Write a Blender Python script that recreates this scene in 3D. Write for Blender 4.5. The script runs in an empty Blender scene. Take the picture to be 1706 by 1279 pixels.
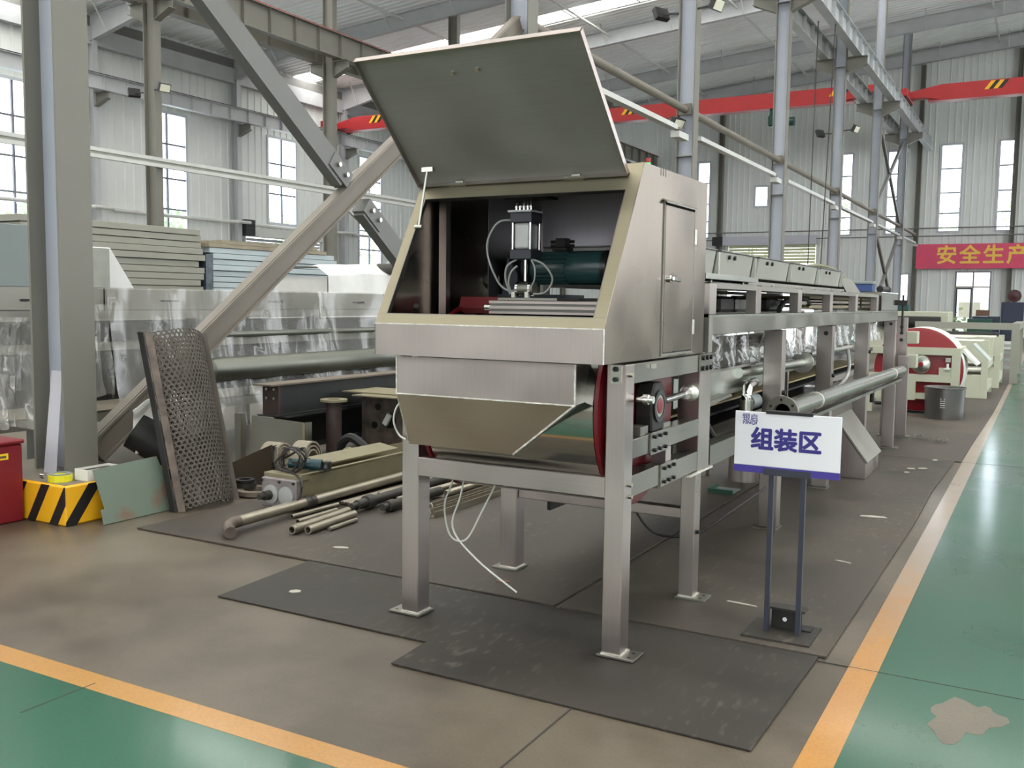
import bpy, bmesh, math, random
from mathutils import Vector, Matrix
random.seed(7)
scene = bpy.context.scene
COL = scene.collection

# ------------------------------------------------------------------ camera
PITCH, YAW, ROLL, FOC = 0.08705665, 0.50842119, 0.01270211, 1594.95
fw = Vector((-math.sin(YAW)*math.cos(PITCH), math.cos(YAW)*math.cos(PITCH), -math.sin(PITCH)))
rt = Vector((math.cos(YAW), math.sin(YAW), 0)); up = rt.cross(fw)
r2 = math.cos(ROLL)*rt + math.sin(ROLL)*up; u2 = -math.sin(ROLL)*rt + math.cos(ROLL)*up
cam = bpy.data.objects.new('camera', bpy.data.cameras.new('camera'))
COL.objects.link(cam)
cam.data.sensor_width = 36.0; cam.data.lens = FOC/1706*36.0
cam.data.clip_start = 0.05; cam.data.clip_end = 400
mw = Matrix((r2, u2, -fw)).transposed().to_4x4(); mw.translation = (0, 0, 1.5)
cam.matrix_world = mw
scene.camera = cam

# ------------------------------------------------------------------ light
SKY = 5.5            # overcast daylight outside
SKYLIGHT = 9.0       # translucent roof strips
w = bpy.data.worlds.new('overcast'); scene.world = w; w.use_nodes = True
w.node_tree.nodes['Background'].inputs[0].default_value = (0.93, 0.965, 1.0, 1)
w.node_tree.nodes['Background'].inputs[1].default_value = SKY
vs = scene.view_settings
vs.view_transform = 'Standard'; vs.look = 'None'; vs.gamma = 1.0; vs.use_curve_mapping = False
vs.exposure = 0.36
try:
    scene.cycles.use_denoising = True
    scene.cycles.max_bounces = 10; scene.cycles.diffuse_bounces = 4; scene.cycles.glossy_bounces = 5
    scene.cycles.transparent_max_bounces = 16; scene.cycles.sample_clamp_indirect = 6.0
    scene.cycles.caustics_reflective = False; scene.cycles.caustics_refractive = False
except Exception:
    pass

# ------------------------------------------------------------------ materials
def lin(c):
    c = c/255.0
    return c/12.92 if c <= 0.04045 else ((c+0.055)/1.055)**2.4
def rgb(r, g, b): return (lin(r), lin(g), lin(b), 1)
MATS = {}
def M(name, col, rough=0.5, metal=0.0, var=0.0, scale=3.0, bump=0.0, stretch=(1, 1, 1), col2=None, rvar=0.0,
      emit=None, estr=0.0, spec=0.5, coat=0.0, detail=4.0, sharp=None):
    m = bpy.data.materials.new(name); m.use_nodes = True
    nt = m.node_tree; b = nt.nodes['Principled BSDF']
    c = rgb(*col)
    b.inputs['Base Color'].default_value = c; b.inputs['Roughness'].default_value = rough
    b.inputs['Metallic'].default_value = metal; b.inputs['Specular IOR Level'].default_value = spec
    if coat: b.inputs['Coat Weight'].default_value = coat; b.inputs['Coat Roughness'].default_value = 0.08
    if emit:
        b.inputs['Emission Color'].default_value = rgb(*emit); b.inputs['Emission Strength'].default_value = estr
    if var or bump or rvar or col2:
        tc = nt.nodes.new('ShaderNodeTexCoord'); mp = nt.nodes.new('ShaderNodeMapping')
        mp.inputs['Scale'].default_value = stretch
        nz = nt.nodes.new('ShaderNodeTexNoise'); nz.inputs['Scale'].default_value = scale; nz.inputs['Detail'].default_value = detail
        nt.links.new(tc.outputs['Object'], mp.inputs[0]); nt.links.new(mp.outputs[0], nz.inputs['Vector'])
        fac = nz.outputs['Fac']
        if var or col2:
            rp = nt.nodes.new('ShaderNodeValToRGB')
            lo, hi = sharp if sharp else (0.3, 0.7)
            rp.color_ramp.elements[0].position = lo; rp.color_ramp.elements[1].position = hi
            if col2:
                rp.color_ramp.elements[0].color = c; rp.color_ramp.elements[1].color = rgb(*col2)
            else:
                rp.color_ramp.elements[0].color = (c[0]*(1-var), c[1]*(1-var), c[2]*(1-var), 1)
                rp.color_ramp.elements[1].color = (min(1, c[0]*(1+var)), min(1, c[1]*(1+var)), min(1, c[2]*(1+var)), 1)
            nt.links.new(fac, rp.inputs[0]); nt.links.new(rp.outputs[0], b.inputs['Base Color'])
        if rvar:
            mr = nt.nodes.new('ShaderNodeMapRange')
            mr.inputs['From Min'].default_value = 0.3; mr.inputs['From Max'].default_value = 0.7
            mr.inputs['To Min'].default_value = max(0.02, rough-rvar); mr.inputs['To Max'].default_value = rough+rvar
            nt.links.new(fac, mr.inputs[0]); nt.links.new(mr.outputs[0], b.inputs['Roughness'])
        if bump:
            bp = nt.nodes.new('ShaderNodeBump'); bp.inputs['Strength'].default_value = bump; bp.inputs['Distance'].default_value = 0.02
            nt.links.new(fac, bp.inputs['Height']); nt.links.new(bp.outputs[0], b.inputs['Normal'])
    MATS[name] = m
    return m

def steel(name, col, rough, along, rvar=0.04, var=0.05, blot=0.0):
    """brushed stainless: fine grain along one axis plus large soft cloudiness"""
    m = bpy.data.materials.new(name); m.use_nodes = True
    nt = m.node_tree; b = nt.nodes['Principled BSDF']; N = nt.nodes.new; L = nt.links.new
    c = rgb(*col)
    b.inputs['Metallic'].default_value = 1.0
    tc = N('ShaderNodeTexCoord'); mp = N('ShaderNodeMapping')
    s = [130, 130, 130]; s['xyz'.index(along)] = 1.5
    mp.inputs['Scale'].default_value = s
    n1 = N('ShaderNodeTexNoise'); n1.inputs['Scale'].default_value = 2.0; n1.inputs['Detail'].default_value = 2
    n2 = N('ShaderNodeTexNoise'); n2.inputs['Scale'].default_value = 3.2; n2.inputs['Detail'].default_value = 1.0
    L(tc.outputs['Object'], mp.inputs[0]); L(mp.outputs[0], n1.inputs['Vector']); L(tc.outputs['Object'], n2.inputs['Vector'])
    mx = N('ShaderNodeMath'); mx.operation = 'MULTIPLY_ADD'; mx.inputs[1].default_value = 0.30
    L(n1.outputs['Fac'], mx.inputs[0])
    m2 = N('ShaderNodeMath'); m2.operation = 'MULTIPLY'; m2.inputs[1].default_value = 0.70
    L(n2.outputs['Fac'], m2.inputs[0]); L(m2.outputs[0], mx.inputs[2])
    rp = N('ShaderNodeValToRGB'); rp.color_ramp.interpolation = 'EASE'
    rp.color_ramp.elements[0].position = 0.2; rp.color_ramp.elements[1].position = 0.8
    rp.color_ramp.elements[0].color = tuple(v*(1-2*var) for v in c[:3])+(1,)
    rp.color_ramp.elements[1].color = tuple(min(1, v*(1+2*var)) for v in c[:3])+(1,)
    L(mx.outputs[0], rp.inputs[0]); L(rp.outputs[0], b.inputs['Base Color'])
    mr = N('ShaderNodeMapRange'); mr.interpolation_type = 'SMOOTHSTEP'
    mr.inputs['From Min'].default_value = 0.2; mr.inputs['From Max'].default_value = 0.8
    mr.inputs['To Min'].default_value = max(0.03, rough-rvar*1.5); mr.inputs['To Max'].default_value = rough+rvar*1.5
    L(n2.outputs['Fac'], mr.inputs[0]); L(mr.outputs[0], b.inputs['Roughness'])
    if blot:
        n3 = N('ShaderNodeTexNoise'); n3.inputs['Scale'].default_value = 2.2; n3.inputs['Detail'].default_value = 0.0
        L(tc.outputs['Object'], n3.inputs['Vector'])
        bp2 = N('ShaderNodeBump'); bp2.inputs['Strength'].default_value = blot; bp2.inputs['Distance'].default_value = 0.06
        L(n3.outputs['Fac'], bp2.inputs['Height']); L(bp2.outputs[0], b.inputs['Normal'])
    MATS[name] = m
    return m

steel('steel_v', (176, 167, 163), 0.33, 'z', var=0.06)          # brushed along z
steel('steel_x', (170, 160, 156), 0.34, 'x', var=0.06)
steel('steel_y', (140, 138, 131), 0.34, 'y', var=0.08)
steel('steel_hood', (132, 123, 113), 0.28, 'z', rvar=0.04, var=0.07, blot=0.07)
steel('steel_slope', (146, 139, 120), 0.50, 'x')
steel('steel_under', (192, 180, 166), 0.46, 'x')
steel('steel_satin', (140, 138, 130), 0.48, 'x')
steel('steel_lid', (172, 170, 168), 0.62, 'x')
steel('steel_mirror', (165, 164, 158), 0.10, 'x', rvar=0.02)
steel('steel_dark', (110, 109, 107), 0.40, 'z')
steel('steel_inside', (176, 173, 182), 0.40, 'z')
steel('galvanised', (180, 184, 176), 0.26, 'y', rvar=0.01, var=0.02)
steel('duct_dull', (132, 134, 126), 0.5, 'y')
M('disc_steel', (182, 183, 182), 0.45, 0.4, var=0.05, scale=8)
M('module_grey', (168, 168, 160), 0.45, 0.35, var=0.05, scale=3)
M('chrome', (225, 225, 225), 0.10, 1.0)
M('zinc_bolt', (190, 190, 180), 0.30, 1.0)
M('weld', (225, 222, 215), 0.45, 1.0, var=0.15, scale=40, bump=0.4)
M('black_bolt', (16, 16, 17), 0.45)
M('black_rubber', (22, 22, 23), 0.6)
M('black_iron', (38, 37, 36), 0.55, 0.3, var=0.25, scale=6)
M('wall_sheet', (222, 226, 223), 0.55, var=0.04, scale=0.6)
M('roof_sheet', (247, 250, 250), 0.5, var=0.03, scale=0.5)
M('frame_paint', (184, 187, 189), 0.5, var=0.06, scale=2)
M('column_paint', (118, 116, 108), 0.5, var=0.05, scale=2.0, bump=0.05)
M('column_web', (170, 176, 188), 0.45, var=0.05, scale=2.0)
M('brace_paint', (114, 107, 97), 0.5, var=0.08, scale=3)
M('brace_grey', (112, 112, 110), 0.5, var=0.06, scale=3)
M('girt_paint', (200, 202, 198), 0.45, var=0.05, scale=3)
M('crane_red', (172, 44, 46), 0.42, var=0.08, scale=1.5)
M('rail_black', (30, 30, 32), 0.5)
M('rail_red', (160, 45, 42), 0.5)
M('hazard_yellow', (240, 178, 30), 0.45, var=0.06, scale=4)
M('hazard_black', (28, 27, 28), 0.5)
M('window_frame', (196, 200, 206), 0.45)
M('mullion', (120, 122, 130), 0.5)
M('lamp_black', (28, 28, 30), 0.5)
M('lamp_glass', (225, 225, 205), 0.15)
M('green_motor', (22, 62, 58), 0.35)
M('dark_teal', (46, 74, 74), 0.25, coat=0.4)
M('black_gloss', (24, 25, 26), 0.3)
M('blue_black', (40, 46, 56), 0.4)
M('red_paint', (128, 12, 24), 0.42, var=0.05, scale=3)
M('red_dark', (90, 14, 20), 0.4)
M('bin_red', (120, 24, 36), 0.4, var=0.05, scale=2)
M('cream_paint', (186, 188, 168), 0.45, var=0.04, scale=3)
M('white_paint', (232, 232, 230), 0.4)
M('white_plastic', (230, 230, 226), 0.35, var=0.02, scale=5)
M('white_tarp', (226, 226, 224), 0.55, var=0.06, scale=2.2, bump=0.5)
M('sign_white', (238, 238, 244), 0.35)
M('sign_purple', (70, 58, 150), 0.4)
M('sign_ink', (52, 44, 130), 0.45)
M('sign_pole', (50, 54, 66), 0.5, var=0.1, scale=8)
M('banner_red', (226, 84, 116), 0.6, var=0.08, scale=0.8)
M('banner_gold', (250, 206, 92), 0.55)
M('panel_cream', (146, 146, 135), 0.5, var=0.05, scale=2)
M('panel_edge', (160, 162, 152), 0.5, var=0.10, scale=8)
M('panel_blue', (178, 190, 194), 0.45, var=0.05, scale=2)
M('film_blue', (70, 82, 92), 0.25, var=0.3, scale=9)
M('timber', (150, 141, 122), 0.7, var=0.18, scale=4, stretch=(6, 1, 6))
M('offcut_grey', (176, 176, 184), 0.5)
M('carton', (222, 220, 212), 0.7, var=0.04, scale=3)
M('tape_yellow', (232, 222, 40), 0.4)
M('rusty_plate', (110, 124, 112), 0.5, 0.25, col2=(126, 92, 70), scale=5, sharp=(0.55, 0.72))
M('rust_steel', (80, 71, 65), 0.55, 0.35, col2=(112, 100, 92), scale=9, sharp=(0.35, 0.65))
M('perf_steel', (92, 86, 80), 0.45, 0.7, var=0.15, scale=3)
M('beam_dark', (52, 54, 54), 0.45, 0.3, var=0.15, scale=4)
M('beam_rust', (66, 53, 49), 0.55, 0.2, var=0.2, scale=8)
M('bronze_edge', (112, 102, 90), 0.5, 0.3, var=0.1, scale=6)
M('cast_iron', (70, 68, 64), 0.5, 0.6, var=0.2, scale=10, bump=0.2)
M('old_steel', (150, 144, 130), 0.42, 0.8, var=0.18, scale=7)
M('old_steel_light', (160, 153, 138), 0.36, 0.8, var=0.12, scale=7)
M('gearbox_paint', (146, 138, 138), 0.45, 0.4, var=0.15, scale=8)
M('khaki_tray', (136, 129, 104), 0.5, 0.3, var=0.1, scale=6)
M('hemp_sling', (150, 142, 126), 0.85, var=0.2, scale=60, bump=0.4)
M('teal_tool', (16, 58, 64), 0.4)
M('dark_cable', (52, 48, 46), 0.6)
M('white_hose', (228, 228, 222), 0.4)
M('clear_hose', (170, 172, 168), 0.25, spec=0.6)
M('hose_olive', (128, 130, 92), 0.35)
M('grey_box', (128, 138, 138), 0.5, var=0.04, scale=3)
M('pale_cabinet', (176, 184, 180), 0.5, var=0.03, scale=3)
M('mat_rubber', (54, 48, 42), 0.6, col2=(80, 72, 63), scale=1.3, bump=0.05, rvar=0.08, detail=12, sharp=(0.36,0.66))
M('mat_dark', (36, 33, 29), 0.65, col2=(54, 49, 43), scale=1.5, bump=0.05, rvar=0.08, detail=12, sharp=(0.36,0.66))
M('mat_edge', (34, 30, 28), 0.7)
M('joint_dark', (62, 60, 56), 0.7)
M('tool_blue', (40, 66, 120), 0.4)
M('navy_cabinet', (40, 48, 70), 0.45)
M('green_box', (30, 78, 60), 0.5)
M('drum_red', (104, 14, 24), 0.4)
M('maroon', (70, 34, 38), 0.5)
M('plaster_white', (240, 240, 236), 0.6)
M('scrap_pale', (176, 172, 162), 0.7)
M('wood_brown', (112, 84, 66), 0.6, var=0.15, scale=5)
M('belt_tan', (176, 160, 118), 0.5, var=0.1, scale=6)
M('swarf', (150, 150, 140), 0.3, 0.9)
M('shutter_grey', (190, 192, 202), 0.45)
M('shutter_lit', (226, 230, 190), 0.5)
M('yard_bounce', (228, 228, 224), 0.8, var=0.05, scale=0.6)  # yard made near white to bounce daylight up to the ceiling
M('leaf', (150, 172, 128), 0.6, var=0.2, scale=1.5)
M('bark', (90, 76, 62), 0.8, var=0.2, scale=4)
M('label_yellow', (235, 205, 40), 0.5)
M('green_led', (40, 200, 90), 0.4, emit=(40, 220, 90), estr=1.5)
M('skylight', (250, 250, 244), 0.5, emit=(255, 253, 247), estr=SKYLIGHT)
M('lit_glass', (215, 230, 222), 0.2, emit=(214, 236, 226), estr=0.75)
M('lit_room', (240, 200, 150), 0.5, emit=(250, 214, 160), estr=0.7)

def floor_mat(name, base, alt, rough, wear=None, wear_lo=0.62, wear_hi=0.70, coat=0.0, scale=0.9, fade=None, spec=0.5):
    m = bpy.data.materials.new(name); m.use_nodes = True
    nt = m.node_tree; b = nt.nodes['Principled BSDF']; N = nt.nodes.new; L = nt.links.new
    tc = N('ShaderNodeTexCoord')
    n1 = N('ShaderNodeTexNoise'); n1.inputs['Scale'].default_value = scale; n1.inputs['Detail'].default_value = 8; n1.inputs['Roughness'].default_value = 0.62
    n3 = N('ShaderNodeTexNoise'); n3.inputs['Scale'].default_value = 90; n3.inputs['Detail'].default_value = 3
    L(tc.outputs['Object'], n1.inputs['Vector']); L(tc.outputs['Object'], n3.inputs['Vector'])
    rp = N('ShaderNodeValToRGB'); rp.color_ramp.interpolation = 'EASE'; rp.color_ramp.elements[0].position = 0.36; rp.color_ramp.elements[1].position = 0.64
    rp.color_ramp.elements[0].color = rgb(*base); rp.color_ramp.elements[1].color = rgb(*alt)
    L(n1.outputs['Fac'], rp.inputs[0])
    out = rp.outputs[0]
    g = N('ShaderNodeMixRGB'); g.blend_type = 'MULTIPLY'; g.inputs[0].default_value = 0.35
    gr = N('ShaderNodeValToRGB'); gr.color_ramp.elements[0].position = 0.35; gr.color_ramp.elements[1].position = 0.6
    gr.color_ramp.elements[0].color = (0.62, 0.62, 0.62, 1); gr.color_ramp.elements[1].color = (1, 1, 1, 1)
    L(n3.outputs['Fac'], gr.inputs[0]); L(out, g.inputs[1]); L(gr.outputs[0], g.inputs[2]); out = g.outputs[0]
    if wear:
        n2 = N('ShaderNodeTexNoise'); n2.inputs['Scale'].default_value = 0.55; n2.inputs['Detail'].default_value = 5
        L(tc.outputs['Object'], n2.inputs['Vector'])
        wr = N('ShaderNodeMapRange'); wr.inputs['From Min'].default_value = wear_lo; wr.inputs['From Max'].default_value = wear_hi
        L(n2.outputs['Fac'], wr.inputs[0])
        mx = N('ShaderNodeMixRGB'); L(wr.outputs[0], mx.inputs[0]); L(out, mx.inputs[1]); mx.inputs[2].default_value = rgb(*wear)
        out = mx.outputs[0]
    if fade:      # scuffed paint plus bright floor reflection, painted paler down the lane
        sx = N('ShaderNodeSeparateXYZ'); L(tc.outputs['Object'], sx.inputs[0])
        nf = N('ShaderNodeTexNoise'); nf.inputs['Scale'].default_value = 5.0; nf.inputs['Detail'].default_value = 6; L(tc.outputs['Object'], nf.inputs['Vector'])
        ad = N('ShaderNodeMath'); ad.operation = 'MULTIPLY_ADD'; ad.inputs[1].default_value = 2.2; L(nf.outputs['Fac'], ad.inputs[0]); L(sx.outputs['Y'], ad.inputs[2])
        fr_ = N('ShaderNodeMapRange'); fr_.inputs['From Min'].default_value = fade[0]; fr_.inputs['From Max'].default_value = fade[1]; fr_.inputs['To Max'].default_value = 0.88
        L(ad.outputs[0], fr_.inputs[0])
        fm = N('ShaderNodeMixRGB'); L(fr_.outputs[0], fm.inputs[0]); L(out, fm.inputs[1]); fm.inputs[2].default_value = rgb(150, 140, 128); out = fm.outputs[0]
    b.inputs['Specular IOR Level'].default_value = spec
    L(out, b.inputs['Base Color'])
    mr = N('ShaderNodeMapRange'); mr.inputs['From Min'].default_value = 0.3; mr.inputs['From Max'].default_value = 0.7
    mr.inputs['To Min'].default_value = max(0.05, rough-0.06); mr.inputs['To Max'].default_value = rough+0.06
    L(n1.outputs['Fac'], mr.inputs[0]); L(mr.outputs[0], b.inputs['Roughness'])
    if coat: b.inputs['Coat Weight'].default_value = coat; b.inputs['Coat Roughness'].default_value = 0.13
    MATS[name] = m
floor_mat('concrete', (76, 68, 57), (106, 97, 84), 0.38, coat=0.08, spec=0.4)
floor_mat('worn_patch', (98, 92, 80), (116, 108, 95), 0.42)
floor_mat('green_epoxy', (6, 76, 52), (14, 86, 62), 0.30, wear=(150, 142, 128), wear_lo=0.78, wear_hi=0.80, coat=0.5, spec=0.35)
floor_mat('yellow_line', (170, 122, 56), (180, 132, 66), 0.32, coat=0.25)
floor_mat('yellow_worn_sheen', (178, 124, 54), (188, 134, 62), 0.32, coat=0.3, fade=(5.2, 7.2))  # far end paled both for wear and for reflected window light

def dusty(name):
    """pale dust specks and scuffs over a rubber sheet"""
    nt = MATS[name].node_tree; N = nt.nodes.new; L = nt.links.new; b = nt.nodes['Principled BSDF']
    src = b.inputs['Base Color'].links[0].from_socket; tc = N('ShaderNodeTexCoord')
    n = N('ShaderNodeTexNoise'); n.inputs['Scale'].default_value = 26; n.inputs['Detail'].default_value = 6
    n5 = N('ShaderNodeTexNoise'); n5.inputs['Scale'].default_value = 1.1; n5.inputs['Detail'].default_value = 3
    mp = N('ShaderNodeMapping'); mp.inputs['Scale'].default_value = (1.0, 0.35, 1); mp.inputs['Rotation'].default_value = (0, 0, 0.5)
    L(tc.outputs['Object'], mp.inputs[0]); L(mp.outputs[0], n.inputs['Vector']); L(tc.outputs['Object'], n5.inputs['Vector'])
    m1 = N('ShaderNodeMapRange'); m1.inputs['From Min'].default_value = 0.56; m1.inputs['From Max'].default_value = 0.74; L(n.outputs['Fac'], m1.inputs[0])
    m2 = N('ShaderNodeMapRange'); m2.inputs['From Min'].default_value = 0.40; m2.inputs['From Max'].default_value = 0.62; m2.inputs['To Max'].default_value = 0.32; L(n5.outputs['Fac'], m2.inputs[0])
    ml = N('ShaderNodeMath'); ml.operation = 'MULTIPLY'; L(m1.outputs[0], ml.inputs[0]); L(m2.outputs[0], ml.inputs[1])
    mx = N('ShaderNodeMixRGB'); L(ml.outputs[0], mx.inputs[0]); L(src, mx.inputs[1]); mx.inputs[2].default_value = rgb(132, 124, 112); L(mx.outputs[0], b.inputs['Base Color'])
dusty('mat_rubber'); dusty('mat_dark')
def glass_mat(name, tint, refl, rough=0.05, milk=0.0):
    """thin clear sheet: see-through, with grazing-angle gloss and a little milkiness"""
    m = bpy.data.materials.new(name); m.use_nodes = True
    nt = m.node_tree; nt.nodes.clear(); N = nt.nodes.new; L = nt.links.new
    o = N('ShaderNodeOutputMaterial'); t = N('ShaderNodeBsdfTransparent'); g = N('ShaderNodeBsdfGlossy')
    t.inputs[0].default_value = rgb(*tint); g.inputs['Roughness'].default_value = rough
    d = N('ShaderNodeBsdfDiffuse'); d.inputs[0].default_value = (0.75, 0.75, 0.72, 1)
    mx = N('ShaderNodeMixShader'); lw = N('ShaderNodeLayerWeight'); lw.inputs[0].default_value = 0.5
    pw = N('ShaderNodeMath'); pw.operation = 'POWER'; pw.inputs[1].default_value = 5.0; L(lw.outputs['Facing'], pw.inputs[0])
    ma = N('ShaderNodeMath'); ma.operation = 'MULTIPLY_ADD'; ma.inputs[1].default_value = 0.7; ma.inputs[2].default_value = refl; L(pw.outputs[0], ma.inputs[0])
    L(ma.outputs[0], mx.inputs[0]); L(t.outputs[0], mx.inputs[1]); L(g.outputs[0], mx.inputs[2])
    m2 = N('ShaderNodeMixShader'); m2.inputs[0].default_value = milk
    L(mx.outputs[0], m2.inputs[1]); L(d.outputs[0], m2.inputs[2]); L(m2.outputs[0], o.inputs[0])
    MATS[name] = m
glass_mat('glass', (244, 248, 252), 0.03)
glass_mat('plastic_film', (238, 238, 234), 0.08, 0.14, milk=0.20)
glass_mat('clear_curtain', (236, 238, 236), 0.06, 0.05, milk=0.02)

# ------------------------------------------------------------------ geometry helpers
class G:
    def __init__(s): s.v = []; s.f = []; s.smooth = False
    def box(s, x0, x1, y0, y1, z0, z1):
        n = len(s.v)
        s.v += [(x0,y0,z0),(x1,y0,z0),(x1,y1,z0),(x0,y1,z0),(x0,y0,z1),(x1,y0,z1),(x1,y1,z1),(x0,y1,z1)]
        s.f += [tuple(n+i for i in q) for q in ((3,2,1,0),(4,5,6,7),(0,1,5,4),(1,2,6,5),(2,3,7,6),(3,0,4,7))]
        return s
    def bar(s, a, b, wdt, hgt, upv=(0,0,1)):
        """rectangular bar from a to b, wdt sideways, hgt along up"""
        a = Vector(a); b = Vector(b); d = (b-a).normalized(); u = Vector(upv); sd = d.cross(u).normalized(); u = sd.cross(d)
        n = len(s.v)
        for p in (a, b):
            for i, j in ((-1,-1),(1,-1),(1,1),(-1,1)):
                s.v.append(tuple(p + sd*(i*wdt/2) + u*(j*hgt/2)))
        s.f += [tuple(n+i for i in q) for q in ((0,1,2,3),(7,6,5,4),(0,4,5,1),(1,5,6,2),(2,6,7,3),(3,7,4,0))]
        return s
    def prism(s, pts, d):
        """closed polygon pts (3d) extruded by vector d"""
        n = len(s.v); k = len(pts); d = Vector(d)
        s.v += [tuple(p) for p in pts] + [tuple(Vector(p)+d) for p in pts]
        s.f.append(tuple(n+i for i in range(k))[::-1]); s.f.append(tuple(n+k+i for i in range(k)))
        for i in range(k):
            j = (i+1) % k; s.f.append((n+i, n+j, n+k+j, n+k+i))
        return s
    def cyl(s, a, b, r, n=20, r1=None, caps=True):
        s.smooth = True
        a = Vector(a); b = Vector(b); r1 = r if r1 is None else r1
        d = (b-a).normalized(); t = Vector((0,0,1)) if abs(d.z) < 0.9 else Vector((1,0,0))
        x = d.cross(t).normalized(); y = d.cross(x); o = len(s.v)
        for p, q in ((a, r), (b, r1)):
            for i in range(n):
                an = 2*math.pi*i/n; s.v.append(tuple(p + x*(q*math.cos(an)) + y*(q*math.sin(an))))
        for i in range(n):
            j = (i+1) % n; s.f.append((o+i, o+j, o+n+j, o+n+i)[::-1])
        if caps:
            s.f.append(tuple(o+i for i in range(n))); s.f.append(tuple(o+n+i for i in range(n))[::-1])
        return s
    def ring(s, a, b, ro, ri, n=24):
        """hollow cylinder"""
        s.smooth = True
        a = Vector(a); b = Vector(b); d = (b-a).normalized(); t = Vector((0,0,1)) if abs(d.z) < 0.9 else Vector((1,0,0))
        x = d.cross(t).normalized(); y = d.cross(x); o = len(s.v)
        for p, r in ((a,ro),(b,ro),(b,ri),(a,ri)):
            for i in range(n):
                an = 2*math.pi*i/n; s.v.append(tuple(p + x*(r*math.cos(an)) + y*(r*math.sin(an))))
        for k in range(4):
            for i in range(n):
                j = (i+1) % n; k2 = (k+1) % 4
                s.f.append((o+k*n+i, o+k*n+j, o+k2*n+j, o+k2*n+i)[::-1])
        return s
    def lathe(s, a, ax, prof, n=28):
        """prof: list of (dist along ax, radius)"""
        s.smooth = True
        a = Vector(a); d = Vector(ax).normalized(); t = Vector((0,0,1)) if abs(d.z) < 0.9 else Vector((1,0,0))
        x = d.cross(t).normalized(); y = d.cross(x); o = len(s.v); m = len(prof)
        for h, r in prof:
            for i in range(n):
                an = 2*math.pi*i/n; s.v.append(tuple(a + d*h + x*(max(r,1e-4)*math.cos(an)) + y*(max(r,1e-4)*math.sin(an))))
        for k in range(m-1):
            for i in range(n):
                j = (i+1) % n; s.f.append((o+k*n+i, o+k*n+j, o+(k+1)*n+j, o+(k+1)*n+i)[::-1])
        s.f.append(tuple(o+i for i in range(n))); s.f.append(tuple(o+(m-1)*n+i for i in range(n))[::-1])
        return s
    def tube(s, pts, r, n=8, sub=6, closed=False):
        """smooth tube through control points (catmull-rom)"""
        s.smooth = True
        P = [Vector(p) for p in pts]; path = []
        if len(P) > 2 and sub > 1:
            for i in range(len(P)-1):
                p0 = P[max(0,i-1)]; p1 = P[i]; p2 = P[i+1]; p3 = P[min(len(P)-1,i+2)]
                for k in range(sub):
                    t = k/sub
                    path.append(0.5*((2*p1)+(p2-p0)*t+(2*p0-5*p1+4*p2-p3)*t*t+(3*p1-p0-3*p2+p3)*t**3))
            path.append(P[-1])
        else: path = P
        o = len(s.v); m = len(path); ref = Vector((0.13,0.21,0.97))
        for i, p in enumerate(path):
            d = (path[min(m-1,i+1)]-path[max(0,i-1)]).normalized()
            x = d.cross(ref)
            if x.length < 1e-3: x = d.cross(Vector((1,0,0)))
            x.normalize(); y = d.cross(x)
            for k in range(n):
                an = 2*math.pi*k/n; s.v.append(tuple(p + x*(r*math.cos(an)) + y*(r*math.sin(an))))
        for i in range(m-1):
            for k in range(n):
                j = (k+1) % n; s.f.append((o+i*n+k, o+i*n+j, o+(i+1)*n+j, o+(i+1)*n+k)[::-1])
        s.f.append(tuple(o+k for k in range(n))); s.f.append(tuple(o+(m-1)*n+k for k in range(n))[::-1])
        return s
    def quad(s, a, b, c, d):
        n = len(s.v); s.v += [tuple(a), tuple(b), tuple(c), tuple(d)]; s.f.append((n, n+1, n+2, n+3)); return s
    def ibeam(s, a, b, wid, hgt, tf=0.014, tw=0.010, upv=(0,0,1)):
        a = Vector(a); b = Vector(b); d = (b-a).normalized(); u = Vector(upv); sd = d.cross(u).normalized(); u = sd.cross(d)
        for k in (-1, 1):
            o = u*(k*(hgt/2-tf/2)); s.bar(a+o, b+o, wid, tf, upv)
        s.bar(a, b, tw, hgt-2*tf, upv)
        return s

ORG = {}
def ob(name, g, mat, parent=None, org=None, label=None, cat=None, group=None, kind=None, bevel=0.0, smooth=None, seg=1):
    o0 = ORG[parent.name] if parent is not None else Vector(org if org is not None else (0,0,0))
    me = bpy.data.meshes.new(name)
    me.from_pydata([(v[0]-o0.x, v[1]-o0.y, v[2]-o0.z) for v in g.v], [], g.f)
    if bevel or True:
        bm = bmesh.new(); bm.from_mesh(me)
        bmesh.ops.recalc_face_normals(bm, faces=bm.faces[:]) if smooth != 'keep' else None
        if bevel:
            es = [e for e in bm.edges if len(e.link_faces) == 2 and e.calc_face_angle(0) > 0.6]
            bmesh.ops.bevel(bm, geom=es, offset=bevel, segments=seg, affect='EDGES', profile=0.5, clamp_overlap=True)
        bm.to_mesh(me); bm.free()
    if (g.smooth if smooth is None else smooth):
        me.polygons.foreach_set('use_smooth', [True]*len(me.polygons)); me.set_sharp_from_angle(angle=math.radians(38))
    me.materials.append(MATS[mat])
    o = bpy.data.objects.new(name, me); COL.objects.link(o)
    if parent is not None: o.parent = parent
    else: o.location = o0
    ORG[o.name] = o0
    tag(o, label, cat, group, kind)
    return o
def tag(o, label=None, cat=None, group=None, kind=None):
    if label: o['label'] = label
    if cat: o['category'] = cat
    if group: o['group'] = group
    if kind: o['kind'] = kind
    return o
def thing(name, loc, label, cat, group=None, kind=None):
    o = bpy.data.objects.new(name, None); COL.objects.link(o); o.location = loc; o.empty_display_size = 0.1
    ORG[o.name] = Vector(loc)
    return tag(o, label, cat, group, kind)
def part(name, parent, label=None):
    o = bpy.data.objects.new(name, None); COL.objects.link(o); o.parent = parent; o.empty_display_size = 0.05
    ORG[o.name] = ORG[parent.name]
    return tag(o, label)
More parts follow.
